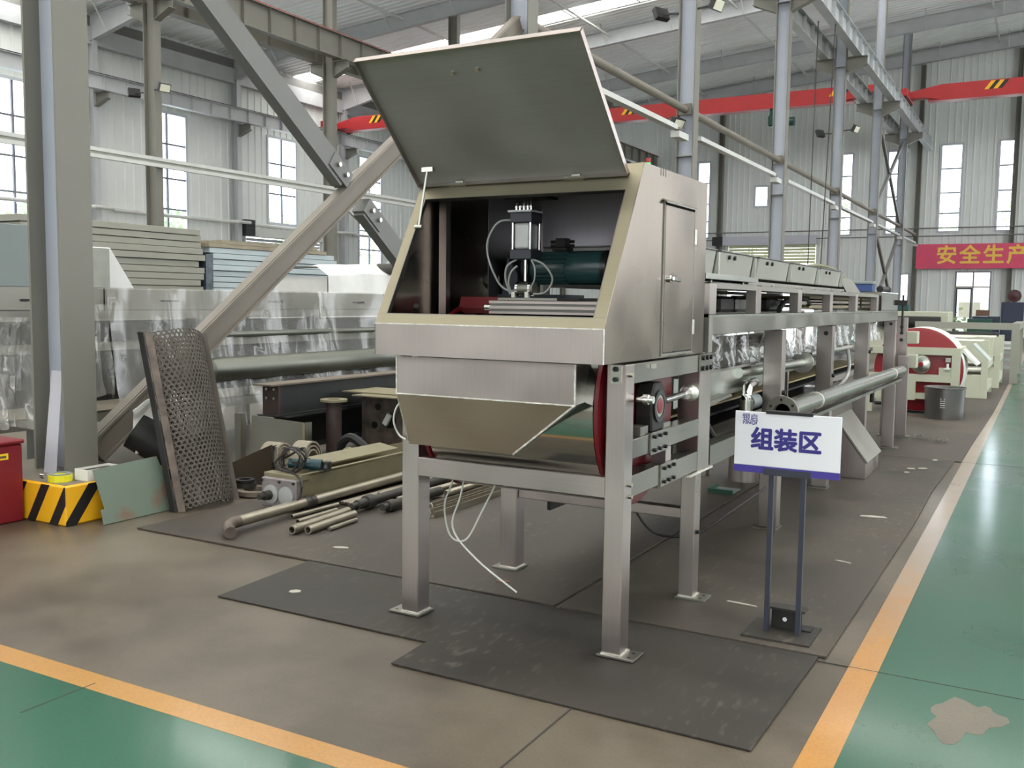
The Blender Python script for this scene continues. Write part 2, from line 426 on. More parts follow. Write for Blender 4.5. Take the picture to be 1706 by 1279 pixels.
def copy_tree(o, parent=None, loc=None, label=None):
    c = o.copy(); COL.objects.link(c); c.parent = parent
    ORG[c.name] = Vector(loc) if loc is not None else (ORG[parent.name] if parent is not None else ORG[o.name])
    if loc is not None: c.location = loc
    if label: c['label'] = label
    for ch in o.children: copy_tree(ch, c)
    return c
def text_mesh(name, body, size, mat, mtx, parent, bold=0.0, ext=0.001, shear=0.0, sx=1.0):
    cu = bpy.data.curves.new(name, 'FONT'); cu.body = body; cu.size = size; cu.offset = bold; cu.extrude = ext; cu.shear = shear
    cu.align_x = 'CENTER'; cu.align_y = 'CENTER'; cu.resolution_u = 3
    t = bpy.data.objects.new(name+'_src', cu); COL.objects.link(t)
    cu.offset = 0.0
    dg = bpy.context.evaluated_depsgraph_get()
    src = bpy.data.meshes.new_from_object(t.evaluated_get(dg)); bpy.data.objects.remove(t); bpy.data.curves.remove(cu)
    V = [v.co.copy() for v in src.vertices]; Fc = [tuple(p.vertices) for p in src.polygons]; bpy.data.meshes.remove(src)
    sh = [(0,0)] + ([(bold*math.cos(k*math.pi/4), bold*math.sin(k*math.pi/4)) for k in range(8)] if bold else [])
    vv = []; ff = []
    for k, (dx, dy) in enumerate(sh):
        o_ = len(vv); vv += [(v.x+dx, v.y+dy, v.z+k*ext*0.02) for v in V]; ff += [tuple(o_+i for i in f) for f in Fc]
    me = bpy.data.meshes.new(name); me.from_pydata(vv, [], ff)
    me.name = name
    o0 = ORG[parent.name]
    me.transform(Matrix.Translation(-o0) @ mtx @ Matrix.Diagonal((sx,1,1,1)))
    me.materials.clear(); me.materials.append(MATS[mat])
    o = bpy.data.objects.new(name, me); COL.objects.link(o); o.parent = parent; ORG[o.name] = o0
    return o
def basis(o, x, y):
    x = Vector(x).normalized(); y = Vector(y).normalized(); z = x.cross(y)
    m = Matrix((x, y, z)).transposed().to_4x4(); m.translation = o; return m
# ------------------------------------------------------------------ the hall
K = 1.056                                  # survey units to metres for the hall
def Zs(z): return 1.5+K*(z-1.5)
XW, YE = -30.4*K, 50.0*K                   # left wall, end wall
BAY = [4.35, 10.4*K, 16.5*K, 23.1*K, 30.0*K, 37.0*K, 44.0*K]
RS = 0.083                                 # roof slope
XE, YB = 15.0, -12.0                       # far right wall, back wall
def rz(x): return Zs(11.5) + RS*(x-XW)     # underside of roof sheet
def ribbed(g, axis, c, inward, segs, pitch, depth, rib=0.07, thick=0.12):
    """ribbed sheet wall: segs of (a0,a1,z0,z1); inward = +-1 side on which ribs stand"""
    for a0, a1, z0, z1 in segs:
        pr = [(a0, 0.0)]; k = math.ceil(a0/pitch)
        while True:
            p = k*pitch; k += 1
            if p+rib > a1: break
            if p-rib < a0: continue
            pr += [(p-rib, 0.0), (p-rib*0.5, depth), (p+rib*0.5, depth), (p+rib, 0.0)]
        pr.append((a1, 0.0))
        def pt(a, d, z): return (c+inward*d, a, z) if axis == 'y' else (a, c+inward*d, z)
        for (p, d), (q, e) in zip(pr, pr[1:]):
            g.quad(pt(p,d,z0), pt(q,e,z0), pt(q,e,z1), pt(p,d,z1))
        g.quad(pt(a0,-thick,z0), pt(a1,-thick,z0), pt(a1,-thick,z1), pt(a0,-thick,z1))
        for z in (z0, z1): g.quad(pt(a0,0,z), pt(a1,0,z), pt(a1,-thick,z), pt(a0,-thick,z))
        for a in (a0, a1): g.quad(pt(a,0,z0), pt(a,0,z1), pt(a,-thick,z1), pt(a,-thick,z0))
def wall_segs(a0, a1, zt, holes):
    """vertical strips between full-height edges and rectangular holes (h0,h1,z0,z1)"""
    out = []; edges = sorted(set([a0, a1]+[h for q in holes for h in q[:2]]))
    for p, q in zip(edges, edges[1:]):
        hs = sorted([h for h in holes if h[0] <= p+1e-6 and h[1] >= q-1e-6], key=lambda h: h[2]); z = 0.0
        for h in hs:
            if h[2] > z+1e-3: out.append((p, q, z, h[2]))
            z = h[3]
        if z < zt-1e-3: out.append((p, q, z, zt))
    return out

# floor
g = G().box(XW-0.5, XE+0.5, YB-0.5, YE+0.5, -0.2, 0.0)
floor = ob('floor', g, 'concrete', label='polished grey concrete floor of the workshop', cat='floor', kind='structure')
g = G().box(-30, -0.53, -0.6, 2.31, 0.0005, 0.0025)
ob('floor_paint', g, 'green_epoxy', floor)
g = G().box(-0.53, 4.2, -0.6, 49.5, 0.0005, 0.0025)
ob('floor_paint', g, 'green_epoxy', floor)
g = G().box(-30, -0.53, 2.31, 2.425, 0.0005, 0.0032)
ob('floor_line', g, 'yellow_line', floor)
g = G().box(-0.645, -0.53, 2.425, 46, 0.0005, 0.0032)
ob('floor_line', g, 'yellow_worn_sheen', floor)
rp_ = random.Random(4); pp = []
for k in range(30):
    an = 2*math.pi*k/30; q = 1+0.22*math.sin(3*an+0.6)+0.12*math.sin(7*an)+rp_.uniform(-0.08,0.08)
    pp.append((-0.19+0.115*q*math.cos(an)+0.03*math.sin(an), 3.75+0.19*q*math.sin(an)))
ob('bare_patch', G().prism([(x,y,0.0026) for x,y in pp],(0,0,0.0006)), 'worn_patch', floor)
for (x0, x1, y0, y1) in ((-0.8, 14, 4.058, 4.064), (-1.463, -1.457, 0.5, 3.11), (-0.8, 14, 10.08, 10.087), (-3.15, -3.144, 2.05, 2.36)):
    ob('floor_joint', G().box(x0, x1, y0, y1, 0.001, 0.0036), 'joint_dark', floor)

# left wall with tall windows
LWIN = [(6.4,8.35,3.0,8.65), (12.9,14.85,3.0,8.65), (19.25,21.2,3.0,8.65), (25.65,27.6,3.0,8.65), (32.1,34.0,4.75,8.6), (38.5,40.4,3.0,8.6), (45.0,46.9,3.0,8.6)]
LWIN = [(a*K, b*K, Zs(c), Zs(d)) for a, b, c, d in LWIN]
LDOOR = (30.8*K, 35.6*K, 0.0, 4.25)
g = G(); ribbed(g, 'y', XW, 1, wall_segs(YB, YE, Zs(11.6), LWIN+[LDOOR]), 0.42, 0.04)
wl = ob('wall_left', g, 'wall_sheet', label='pale ribbed sheet metal side wall with tall windows', cat='wall', kind='structure', smooth='keep')
# end wall
EWIN = [(-9.35,-8.73,4.9,8.95), (-7.2,-6.35,4.9,8.95), (-4.84,-3.83,4.95,9.1), (-2.38,-1.62,4.95,9.15), (1.2,2.2,4.95,9.1),
        (-13.63,-12.86,6.45,7.57), (-6.47,-5.93,1.2,3.05), (-24.4,-23.4,4.9,8.95), (-20.6,-19.6,4.9,8.95), (-16.7,-15.95,4.9,8.95)]
EWIN = [(a*K, b*K, Zs(c), Zs(d)) for a, b, c, d in EWIN]
EDOOR = (-14.9*K, -10.4*K, 0.0, Zs(4.5)); EDOOR2 = (-3.92*K, -2.40*K, 0.0, Zs(3.13))
g = G(); ribbed(g, 'x', YE, -1, wall_segs(XW, XE, 16.0, EWIN+[EDOOR, EDOOR2]), 0.30, 0.03, rib=0.05)
we = ob('wall_end', g, 'wall_sheet', label='pale ribbed sheet metal end wall above the far machines', cat='wall', kind='structure', smooth='keep')

def window(n, axis, c, inward, a0, a1, z0, z1, bars, mid, label):
    def bx(g, p0, p1, d0, d1, q0, q1):
        lo, hi = sorted((c+inward*d0, c+inward*d1))
        if axis == 'y': g.box(lo, hi, p0, p1, q0, q1)
        else: g.box(p0, p1, lo, hi, q0, q1)
    loc = (c, (a0+a1)/2, z0) if axis == 'y' else ((a0+a1)/2, c, z0)
    t = thing('window_%d' % n, loc, label, 'window', kind='structure')
    f = 0.09
    g = G(); bx(g, a0-0.02, a0+f, -0.1, 0.06, z0, z1); bx(g, a1-f, a1+0.02, -0.1, 0.06, z0, z1)
    bx(g, a0+f, a1-f, -0.1, 0.06, z1-f, z1+0.02); bx(g, a0+f, a1-f, -0.1, 0.06, z0-0.02, z0+f)
    ob('window_frame', g, 'window_frame', t)
    zs = [z0+f]+list(bars)+[z1-f]
    for z in bars:
        g = G(); bx(g, a0+f, a1-f, -0.06, 0.0, z-0.035, z+0.035); ob('mullion', g, 'mullion', t)
    am = (a0+a1)/2
    if mid:
        g = G(); bx(g, am-0.04, am+0.04, -0.07, 0.01, z0+f, z1-f); ob('mullion', g, 'mullion', t)
    for p, q in zip(zs, zs[1:]):
        for u, v in (((a0+f, am-0.04), (am+0.04, a1-f)) if mid else ((a0+f, a1-f),)):
            g = G(); bx(g, u, v, -0.045, -0.035, p+0.035, q-0.035); ob('pane', g, 'glass', t)
    return t
WN = ['second tall side-wall window hidden from the aisle', 'tall side-wall window behind the camera bay', 'tall side-wall window beside the big near column at the picture edge',
      'tall side-wall window crossed by the floodlight column', 'shorter side-wall window above the roller shutter', 'tall side-wall window behind the crossing braces', 'farthest tall side-wall window']
n = 1
for (a0, a1, z0, z1), lb in zip(LWIN, WN):
    window(n, 'y', XW, 1, a0, a1, z0, z1, [z for z in (4.1, 5.1, 6.35, 7.75) if z > z0+0.3], True, lb); n += 1
EN = ['narrow end-wall window just behind the third aisle column', 'narrow end-wall window crossed by the far braces', 'tall end-wall window above the red banner characters',
      'tall end-wall window at the right end above the banner', 'end-wall window beyond the picture edge', 'small square high window on the end wall', 'low narrow end-wall window left of the banner',
      'end-wall window hidden behind the lid, first', 'end-wall window hidden behind the lid, second', 'narrow end-wall window right behind the enclosure hood']
for (a0, a1, z0, z1), lb in zip(EWIN, EN):
    h = z1-z0
    window(n, 'x', YE, -1, a0, a1, z0, z1, [z0+h*k for k in (0.22, 0.45, 0.72)] if h > 2.5 else [], False, lb); n += 1
# roller shutter, side wall
t = thing('door_1', (XW, 33.2*K, 0), 'lilac grey roller shutter in the side wall behind the panel stacks', 'door', kind='structure')
for k in range(28):
    ob('slat', G().box(XW-0.06, XW+0.0, LDOOR[0]+0.03, LDOOR[1]-0.03, 0.02+k*0.15, 0.15+k*0.15), 'shutter_grey', t)
ob('shutter_box', G().box(XW+0.05, XW+0.5, LDOOR[0]-0.1, LDOOR[1]+0.1, 4.25, 4.65), 'girt_paint', t)
ob('shutter_motor', G().box(XW+0.1, XW+0.7, LDOOR[0]-0.7, LDOOR[0]-0.12, 4.25, 4.95), 'lamp_black', t)
# end wall roller door, half raised with daylight below
t = thing('door_2', (-12.6*K, YE, 0), 'wide roller door in the end wall, pale slats lit from outside', 'door', kind='structure')
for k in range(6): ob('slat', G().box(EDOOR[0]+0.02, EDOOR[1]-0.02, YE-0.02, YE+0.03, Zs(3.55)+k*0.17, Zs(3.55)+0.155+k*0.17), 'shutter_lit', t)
ob('shutter_box', G().box(EDOOR[0]-0.2, EDOOR[1]+0.1, YE-0.5, YE-0.05, Zs(4.5), Zs(4.95)), 'shutter_grey', t)
ob('shutter_motor', G().box(EDOOR[0]-0.8, EDOOR[0]-0.22, YE-0.5, YE-0.05, Zs(4.5), Zs(4.95)), 'lamp_black', t)
# personnel door with transom
t = thing('door_3', (-3.16*K, YE, 0), 'glazed door with a two pane transom under the red banner', 'door', kind='structure')
D0, D1, DM, ZT, ZM = EDOOR2[0], EDOOR2[1], -3.15*K, Zs(3.13), Zs(2.40)
g = G()
for x in (D0, DM-0.03, D1-0.06): g.box(x, x+0.06, YE-0.05, YE+0.05, 0, ZT)
for z in (ZM-0.03, ZT-0.06): g.box(D0+0.06, D1-0.06, YE-0.045, YE+0.045, z, z+0.06)
ob('door_frame', g, 'mullion', t)
for a, b, c, d, m in ((D0+0.06, DM-0.03, ZM+0.03, ZT-0.06, 'glass'), (DM+0.03, D1-0.06, ZM+0.03, ZT-0.06, 'glass'), (DM+0.03, D1-0.06, 0.0, ZM-0.03, 'glass')):
    ob('pane', G().box(a, b, YE, YE+0.01, c, d), m, t)
lf = ob('door_leaf', G().box(D0+0.065, D0+0.125, YE-0.045, YE+0.02, 0.02, ZM-0.035).box(DM-0.095, DM-0.035, YE-0.045, YE+0.02, 0.02, ZM-0.035).box(D0+0.125, DM-0.095, YE-0.045, YE+0.02, ZM-0.12, ZM-0.035), 'black_gloss', t)
ob('pane', G().box(D0+0.125, DM-0.095, YE+0.01, YE+0.02, 0.02, ZM-0.12), 'glass', lf)
room = thing('door_4', (D0, YE+3, 0), 'warm lit office seen through the glazed door', 'room', kind='structure')
ob('office_wall', G().box(D0-2, D1+1.0, YE+3.0, YE+3.1, 0, 3.6), 'plaster_white', room)
ob('office_lamp', G().box(D0-0.2, D1-0.3, YE+2.0, YE+2.2, 2.5, 2.56), 'lit_room', room)
ob('office_board', G().box(D0+0.0, DM+0.2, YE+2.9, YE+2.98, 0.9, 1.7), 'timber', room)

# roof sheet (ribs run across the hall)
SKYL = [(35.9, 37.1), (20.4, 21.6), (7.2, 8.4), (-5.2, -4.0), (13.6, 14.8), (0.8, 2.0)]
g = G(); pr = []; y = YB; x0, x1 = XW-0.3, XE+0.3
ys = []
while y < YE:
    inside = [s for s in SKYL if s[0] <= y < s[1]]
    if inside: y = inside[0][1]; ys.append(None); continue
    ys.append(y); y += 0.34
for y in ys:
    if y is None: continue
    nx = min([s[0] for s in SKYL if s[0] > y]+[y+0.34, YE])
    prof = [(y, 0.05), (y+0.10, 0.05), (y+0.13, 0.0), (y+0.31, 0.0), (y+0.34, 0.05)]
    prof = [(min(p, nx), d) for p, d in prof]
    for (p, d), (q, e) in zip(prof, prof[1:]):
        if q-p > 1e-4: g.quad((x0,p,rz(x0)+d), (x1,p,rz(x1)+d), (x1,q,rz(x1)+e), (x0,q,rz(x0)+e))
    if nx-y < 0.01: continue
ceil = ob('ceiling', g, 'roof_sheet', label='white ribbed roof lining sloping up across the hall', cat='ceiling', kind='structure', smooth='keep')
g = G(); st = [s for s in sorted(SKYL)]; e0 = -5.6
prev = YB-0.3
for a, b in st:
    if a > prev: g.prism([(x0,prev,rz(x0)+0.12), (x1,prev,rz(x1)+0.12), (x1,a,rz(x1)+0.12), (x0,a,rz(x0)+0.12)], (0,0,0.05))
    prev = b
g.prism([(x0,prev,rz(x0)+0.12), (x1,prev,rz(x1)+0.12), (x1,YE+0.3,rz(x1)+0.12), (x0,YE+0.3,rz(x0)+0.12)], (0,0,0.05))
ob('roof_deck', g, 'roof_sheet', ceil)
SL = ['translucent cream skylight strip across the roof seen above the raised lid', 'skylight strip over the second bay', 'skylight strip over the first bay', 'skylight strip over the entrance', 'skylight strip between the first and second bays', 'skylight strip above the camera aisle']
for k, (a, b) in enumerate(SKYL):
    t = thing('window_%d' % n, (0, a, 11), SL[k], 'skylight', kind='structure'); n += 1
    xx = x0
    while xx < x1-0.1:
        xe = min(xx+2.9, x1)
        ob('pane', G().prism([(xx+0.04,a,rz(xx)+0.06), (xe-0.04,a,rz(xe)+0.06), (xe-0.04,b,rz(xe)+0.06), (xx+0.04,b,rz(xx)+0.06)], (0,0,0.03)), 'skylight', t)
        ob('glazing_bar', G().prism([(xe-0.04,a,rz(xe)+0.03), (xe+0.04,a,rz(xe)+0.03), (xe+0.04,b,rz(xe)+0.03), (xe-0.04,b,rz(xe)+0.03)], (0,0,0.08)), 'frame_paint', t)
        xx = xe

# rafters
for k, y in enumerate(BAY + [YE-0.37]):
    t = thing('rafter_beam', (XW, y, 10.6), 'grey tapered roof rafter number %d counted from the near end' % (k+1), 'roof beam', 'roof rafters', kind='structure')
    g = G(); zb = lambda x: rz(x)-0.75
    P = [(XW+0.25, rz(XW+0.25)-1.15), (XW+3.2, zb(XW+3.2)), (XE-0.1, zb(XE-0.1))]
    for (xa, za), (xb, zc) in zip(P, P[1:]):
        g.prism([(xa,y-0.11,za), (xb,y-0.11,zc), (xb,y-0.11,zc+0.02), (xa,y-0.11,za+0.02)], (0,0.22,0))
        g.prism([(xa,y-0.006,za), (xb,y-0.006,zc), (xb,y-0.006,rz(xb)-0.16), (xa,y-0.006,rz(xa)-0.16)], (0,0.012,0))
        g.prism([(xa,y-0.11,rz(xa)-0.17), (xb,y-0.11,rz(xb)-0.17), (xb,y-0.11,rz(xb)-0.15), (xa,y-0.11,rz(xa)-0.15)], (0,0.22,0))
    ob('rafter', g, 'frame_paint', t)
    x = XW+1.3; i = 0
    while x < 4:
        zlow = rz(x)-0.75 if x > XW+3.2 else rz(x)-1.15+0.4*(x-XW-0.25)/2.95
        ob('fly_brace', G().bar((x, y-0.10, zlow+0.03), (x, y-0.72, rz(x)-0.02), 0.05, 0.04, (1,0,0)), 'girt_paint', t)
        x += 1.5 if x < XW+4.5 else 3.0; i += 1
# purlin ties running along the hall
ty = 0
for k, x in enumerate((-28.0, -22.7, -17.1, -11.6, -8.4, -2.7, 2.7)):
    t = thing('roof_tie', (x, 4, rz(x)-0.5), 'thin tie tube running along under the roof, row %d from the side wall' % (k+1), 'roof tie', 'roof ties', kind='structure')
    for a, b in zip(BAY, BAY[1:]+[YE-0.4]):
        ob('tie_tube', G().cyl((x, a+0.12, rz(x)-0.42), (x, b-0.12, rz(x)-0.42), 0.05, 8), 'girt_paint', t)
# eaves gutter beam on side wall
t = thing('trim_1', (XW, 0, 10.6), 'dark grey eaves beam along the top of the side wall', 'trim', kind='structure')
ob('eaves_beam', G().box(XW+0.05, XW+0.35, YB, YE-0.1, Zs(10.35), Zs(10.95)), 'frame_paint', t)
ob('eaves_beam', G().box(XW+0.05, XW+0.22, YB, YE-0.1, Zs(10.95), Zs(11.35)), 'brace_grey', t)

# columns --------------------------------------------------------------
def hcol(name, x, y, z0, z1, dx, dy, mat, label, group, web='column_web', tf=0.02):
    t = thing(name, (x, y, z0), label, 'column', group, kind='structure')
    ob('flange', G().box(x+dx/2-tf, x+dx/2, y-dy/2, y+dy/2, z0, z1), mat, t)
    ob('flange', G().box(x-dx/2, x-dx/2+tf, y-dy/2, y+dy/2, z0, z1), mat, t)
    ob('web', G().box(x-dx/2+tf, x+dx/2-tf, y-0.008, y+0.008, z0, z1), web, t)
    return t
NX = -6.05
ORD = ['nearest', 'second', 'third', 'fourth', 'fifth', 'sixth', 'seventh']
NL = ['big pale steel column standing in the yellow and black block', 'aisle column seen just above the top edge of the raised lid', 'aisle column with two floodlights right behind the enclosure hood',
      'aisle column beside the small square window', 'aisle column with camera lamps under the crane bracket', 'aisle column at the near end of the far cross braces', 'aisle column at the far end of the far cross braces']
def bracket(t, x, y, z, sgn, ln=0.62):
    g = G()
    xa, xb = (x+0.16*sgn, x+(0.16+ln)*sgn)
    g.prism([(xa,y-0.008,z), (xb,y-0.008,z), (xb,y-0.008,z-0.22), (xa,y-0.008,z-0.48)], (0,0.016,0))
    g.box(min(xa,xb), max(xa,xb), y-0.11, y+0.11, z, z+0.02)
    g.prism([(xb,y-0.11,z-0.22), (xa,y-0.11,z-0.48), (xa,y-0.11,z-0.50), (xb,y-0.11,z-0.24)], (0,0.22,0))
    ob('crane_bracket', g, 'column_paint', t)
for k, y in enumerate(BAY):
    top = rz(NX)-0.78
    t = hcol('column', NX, y, 0.272 if k == 0 else 0.0, top, 0.34, 0.26, 'column_paint', NL[k], 'aisle columns')
    for s in (-1, 1): bracket(t, NX, y, 9.12, s)
    for z in (4.2, 8.85): ob('stiffener', G().box(NX-0.15, NX+0.15, y-0.12, y+0.12, z, z+0.016), 'column_paint', t)
MX = -19.3*K
ML = ['', '', 'slim pale column carrying a floodlight in front of the side windows', 'slim pale column with a crane bracket beside the dark brace', 'slim column mostly hidden behind the raised lid', 'slim column hidden behind the hood', 'slim column near the end wall behind the red crane']
for k, y in enumerate(BAY):
    if k < 2: continue
    t = hcol('column', MX, y, 0.0, rz(MX)-0.78, 0.40, 0.22, 'column_paint', ML[k], 'middle row columns', web='column_paint')
    for s in (-1, 1): bracket(t, MX, y, 8.95, s)
WL = ['', '', 'side wall column hidden by the near column', 'side wall column left of the floodlight window', 'side wall column right of the floodlight window', 'side wall column just left of the crossing braces', 'last side wall column']
for k, y in enumerate(BAY):
    if k < 2: continue
    t = hcol('column', XW+0.32, y, 0.0, Zs(10.5), 0.36, 0.24, 'frame_paint', WL[k], 'side wall columns', web='frame_paint')
    bracket(t, XW+0.32, y, 9.03, 1, 0.7)
for k, (x, lb) in enumerate(((-15.35*K,'end wall column left of the roller door'), (-5.72*K,'end wall column at the left end of the banner'), (-1.65*K,'end wall column near the right end of the banner'), (-24.5*K,'end wall column hidden behind the lid'))):
    hcol('column', x, YE-0.22, 0.0, rz(x)-0.8, 0.22, 0.32, 'column_paint', lb, 'end wall columns', web='column_paint')

# crane runway beams ---------------------------------------------------
def runway(x, z0, y0, y1, label, mat, railmat, h=0.55, stiff=1.05, wd=0.26):
    t = thing('crane_runway', (x, y0, z0), label, 'crane beam', 'crane runway beams', kind='structure')
    ob('runway_beam', G().ibeam((x, y0, z0+h/2), (x, y1, z0+h/2), wd, h, 0.02, 0.014), mat, t)
    y = y0+0.4
    while y < y1-0.2:
        ob('stiffener', G().box(x-wd/2+0.01, x+wd/2-0.01, y, y+0.012, z0+0.02, z0+h-0.02), mat, t); y += stiff
    ob('rail', G().box(x-0.035, x+0.035, y0, y1, z0+h, z0+h+0.06), railmat, t)
runway(XW+1.05, 9.06, 6, YE-0.5, 'crane runway beam along the side wall', 'frame_paint', 'rail_black')
runway(MX-0.5, 8.98, 6, YE-0.5, 'crane runway beam on the side-wall face of the middle columns', 'column_paint', 'rail_black')
runway(MX+0.5, 8.98, 6, YE-0.5, 'crane runway beam with a red rail on the aisle face of the middle columns', 'column_paint', 'rail_red', h=0.75)
runway(NX-0.5, 9.15, 6, YE-0.5, 'crane runway beam on the far face of the aisle columns', 'frame_paint', 'rail_black')
runway(NX+0.5, 9.15, 6, YE-0.5, 'crane runway beam on the near face of the aisle columns', 'frame_paint', 'rail_black')

# bridge cranes ---------------------------------------------------------
def crane(x0, x1, y, z, label, hz):
    t = thing('bridge_crane', ((x0+x1)/2, y, z), label, 'crane', 'red bridge cranes')
    h = 0.62; e = 1.3
    pr = [(x0+0.1,z), (x0+0.7,z), (x0+e,z-0.12), (x1-e,z-0.12), (x1-0.7,z), (x1-0.1,z), (x1-0.1,z+0.28), (x1-e,z+h-0.12), (x0+e,z+h-0.12), (x0+0.1,z+0.28)]
    ob('girder', G().prism([(a,y-0.22,b) for a,b in pr], (0,0.44,0)), 'crane_red', t, bevel=0.015)
    ob('girder_flange', G().box(x0+0.8, x1-0.8, y-0.28, y+0.28, z-0.15, z-0.11), 'crane_red', t)
    for x in (x0, x1):
        ob('end_carriage', G().box(x-0.13, x+0.13, y-1.1, y+1.1, z-0.02, z+0.28), 'crane_red', t, bevel=0.02)
        for yy in (y-0.9, y+0.9): ob('wheel', G().cyl((x-0.05,yy,z-0.02), (x+0.05,yy,z-0.02), 0.11, 16), 'lamp_black', t)
    for hx in hz:
        for i in range(4):
            m = 'hazard_yellow' if i % 2 == 0 else 'hazard_black'
            xx = hx+i*0.16
            ob('warning_stripe', G().prism([(xx,y-0.226,z+0.14), (xx+0.16,y-0.226,z+0.14), (xx+0.40,y-0.226,z+0.46), (xx+0.24,y-0.226,z+0.46)], (0,0.006,0)), m, t)
    return t
crane(XW+1.05, MX-0.5, 35.7*K, 9.74, 'red bridge crane over the side bay, its end showing left of the raised lid', (-27.4*K,))
c2 = crane(MX+0.5, NX-0.5, 39.4*K, 9.86, 'long red bridge crane crossing behind the hood and aisle columns', (-16.6*K, -7.9*K))
hx, hy, hz = -9.9*K, 39.4*K, 8.9
h = thing('chain_hoist', (hx, hy, hz), 'small green electric hoist hanging under the long red crane', 'hoist')
ob('hoist_body', G().box(hx-0.35,hx+0.3,hy-0.25,hy+0.25,hz+0.08,hz+0.55), 'green_motor', h, bevel=0.05)
ob('hoist_motor', G().cyl((hx+0.3,hy,hz+0.25),(hx+0.7,hy,hz+0.25),0.19,16), 'green_motor', h)
ob('trolley', G().box(hx-0.3,hx+0.2,hy-0.2,hy+0.2,hz+0.55,hz+0.80), 'green_motor', h)
crane(NX+0.5, XE-1.0, 41.0*K, 9.95, 'red bridge crane over the near bay at the upper right', (-2.55*K,))

# braces in the aisle column row ----------------------------------------
def brace(name, a, b, w, hgt, mat, label, gusset=True):
    t = thing(name, a, label, 'brace', 'aisle cross braces', kind='structure')
    a = Vector(a); b = Vector(b)
    d = (b-a).normalized(); sd = Vector((1,0,0)); u = d.cross(sd).normalized()
    ob('brace_bar', G().bar(a, b, hgt, w, u), mat, t)
    return t, d, u
BX = NX
y0, y1 = BAY[0], BAY[1]
t, d, u = brace('cross_brace', (BX,4.56,0.36), (BX,10.88,4.98), 0.20, 0.10, 'brace_paint', 'tan grey brace rising from the block behind the perforated screen')
ob('flange_lip', G().bar(Vector((BX+0.055,4.56,0.36))+u*0.085, Vector((BX+0.055,10.88,4.98))+u*0.085, 0.03, 0.02, u), 'brace_paint', t)
ob('flange_lip', G().bar(Vector((BX+0.055,4.56,0.36))-u*0.085, Vector((BX+0.055,10.88,4.98))-u*0.085, 0.03, 0.02, u), 'brace_paint', t)
t2, d2, u2_ = brace('cross_brace', (BX,4.50,4.80), (BX,7.39,2.66), 0.21, 0.12, 'brace_grey', 'dark grey upper brace coming down from the top left')
t3, d3, u3 = brace('cross_brace', (BX,7.73,2.41), (BX,10.88,0.10), 0.21, 0.12, 'brace_grey', 'dark grey lower brace running down behind the hood')
for tt, c in ((t2, Vector((BX,7.32,2.725))), (t3, Vector((BX,7.84,2.335)))):
    dd = d2
    ob('gusset', G().bar(c-dd*0.16, c+dd*0.16, 0.15, 0.16, u2_), 'brace_grey', tt)
    for s in (-0.07, 0.07):
        p = c+dd*s+Vector((0.08,0,0)); ob('bolt', G().cyl(p, p+Vector((0.03,0,0)), 0.022, 8), 'zinc_bolt', tt)
ya, yb = BAY[5], BAY[6]
for (a, b, lb) in (((BX,ya+0.1,8.7),(BX,yb-0.1,5.1),'far upper brace sloping down away'), ((BX,ya+0.1,5.1),(BX,yb-0.1,8.7),'far upper brace rising away'),
                   ((BX,ya+0.1,4.7),(BX,yb-0.1,0.9),'far lower brace sloping down away'), ((BX,ya+0.1,0.9),(BX,yb-0.1,4.7),'far lower brace rising away')):
    brace('cross_brace', a, b, 0.16, 0.1, 'brace_grey', lb+' between the sixth and seventh aisle columns')
# middle row braces
for (a, b, lb) in (((MX,24.6,5.1),(MX,31.5,8.7),'thin pale brace behind the crossing braces'), ((MX,24.6,4.8),(MX,31.5,1.2),'thin pale lower brace behind the crossing braces'), ((MX,24.6,1.2),(MX,31.5,4.8),'thin pale low rising brace behind the hood edge')):
    brace('cross_brace', a, b, 0.14, 0.09, 'girt_paint', lb)

# tubes between aisle columns with cable trays under them
for k, (a, b) in enumerate(zip(BAY[1:], BAY[2:]+[YE-0.5])):
    t = thing('tie_tube', (NX, a, 4.9), 'grey tie tube with pale cable tray in aisle bay %d' % (k+2), 'tie tube', 'aisle tie tubes', kind='structure')
    ob('tube', G().cyl((NX, a+0.11, 5.05), (NX, b-0.11, 5.05), 0.07, 16), 'brace_paint', t)
    ob('end_plate', G().box(NX-0.12, NX+0.12, b-0.16, b-0.11, 4.95, 5.15), 'brace_paint', t)
    ob('cable_tray', G().box(NX+0.04, NX+0.18, a+0.3, b-1.0, 4.54, 4.62), 'girt_paint', t)
    ob('tray_lip', G().box(NX+0.0, NX+0.05, a+0.3, b-0.35, 4.62, 4.66), 'brace_paint', t)
    ob('junction_box', G().box(NX+0.03, NX+0.19, b-0.95, b-0.45, 4.42, 4.53), 'girt_paint', t)
# twin rails between middle columns
t = thing('tie_rail', (MX, 8, 4.7), 'twin pale tie rail linking the middle columns across the windows', 'tie rail', kind='structure')
ob('rail_bar', G().box(MX+0.22, MX+0.32, 8, 50, 4.94, 5.03), 'girt_paint', t)
ob('rail_bar', G().box(MX+0.22, MX+0.32, 8, 50, 4.78, 4.87), 'girt_paint', t)
ob('rail_bar', G().box(MX+0.22, MX+0.28, 8, 50, 4.87, 4.94), 'panel_edge', t)
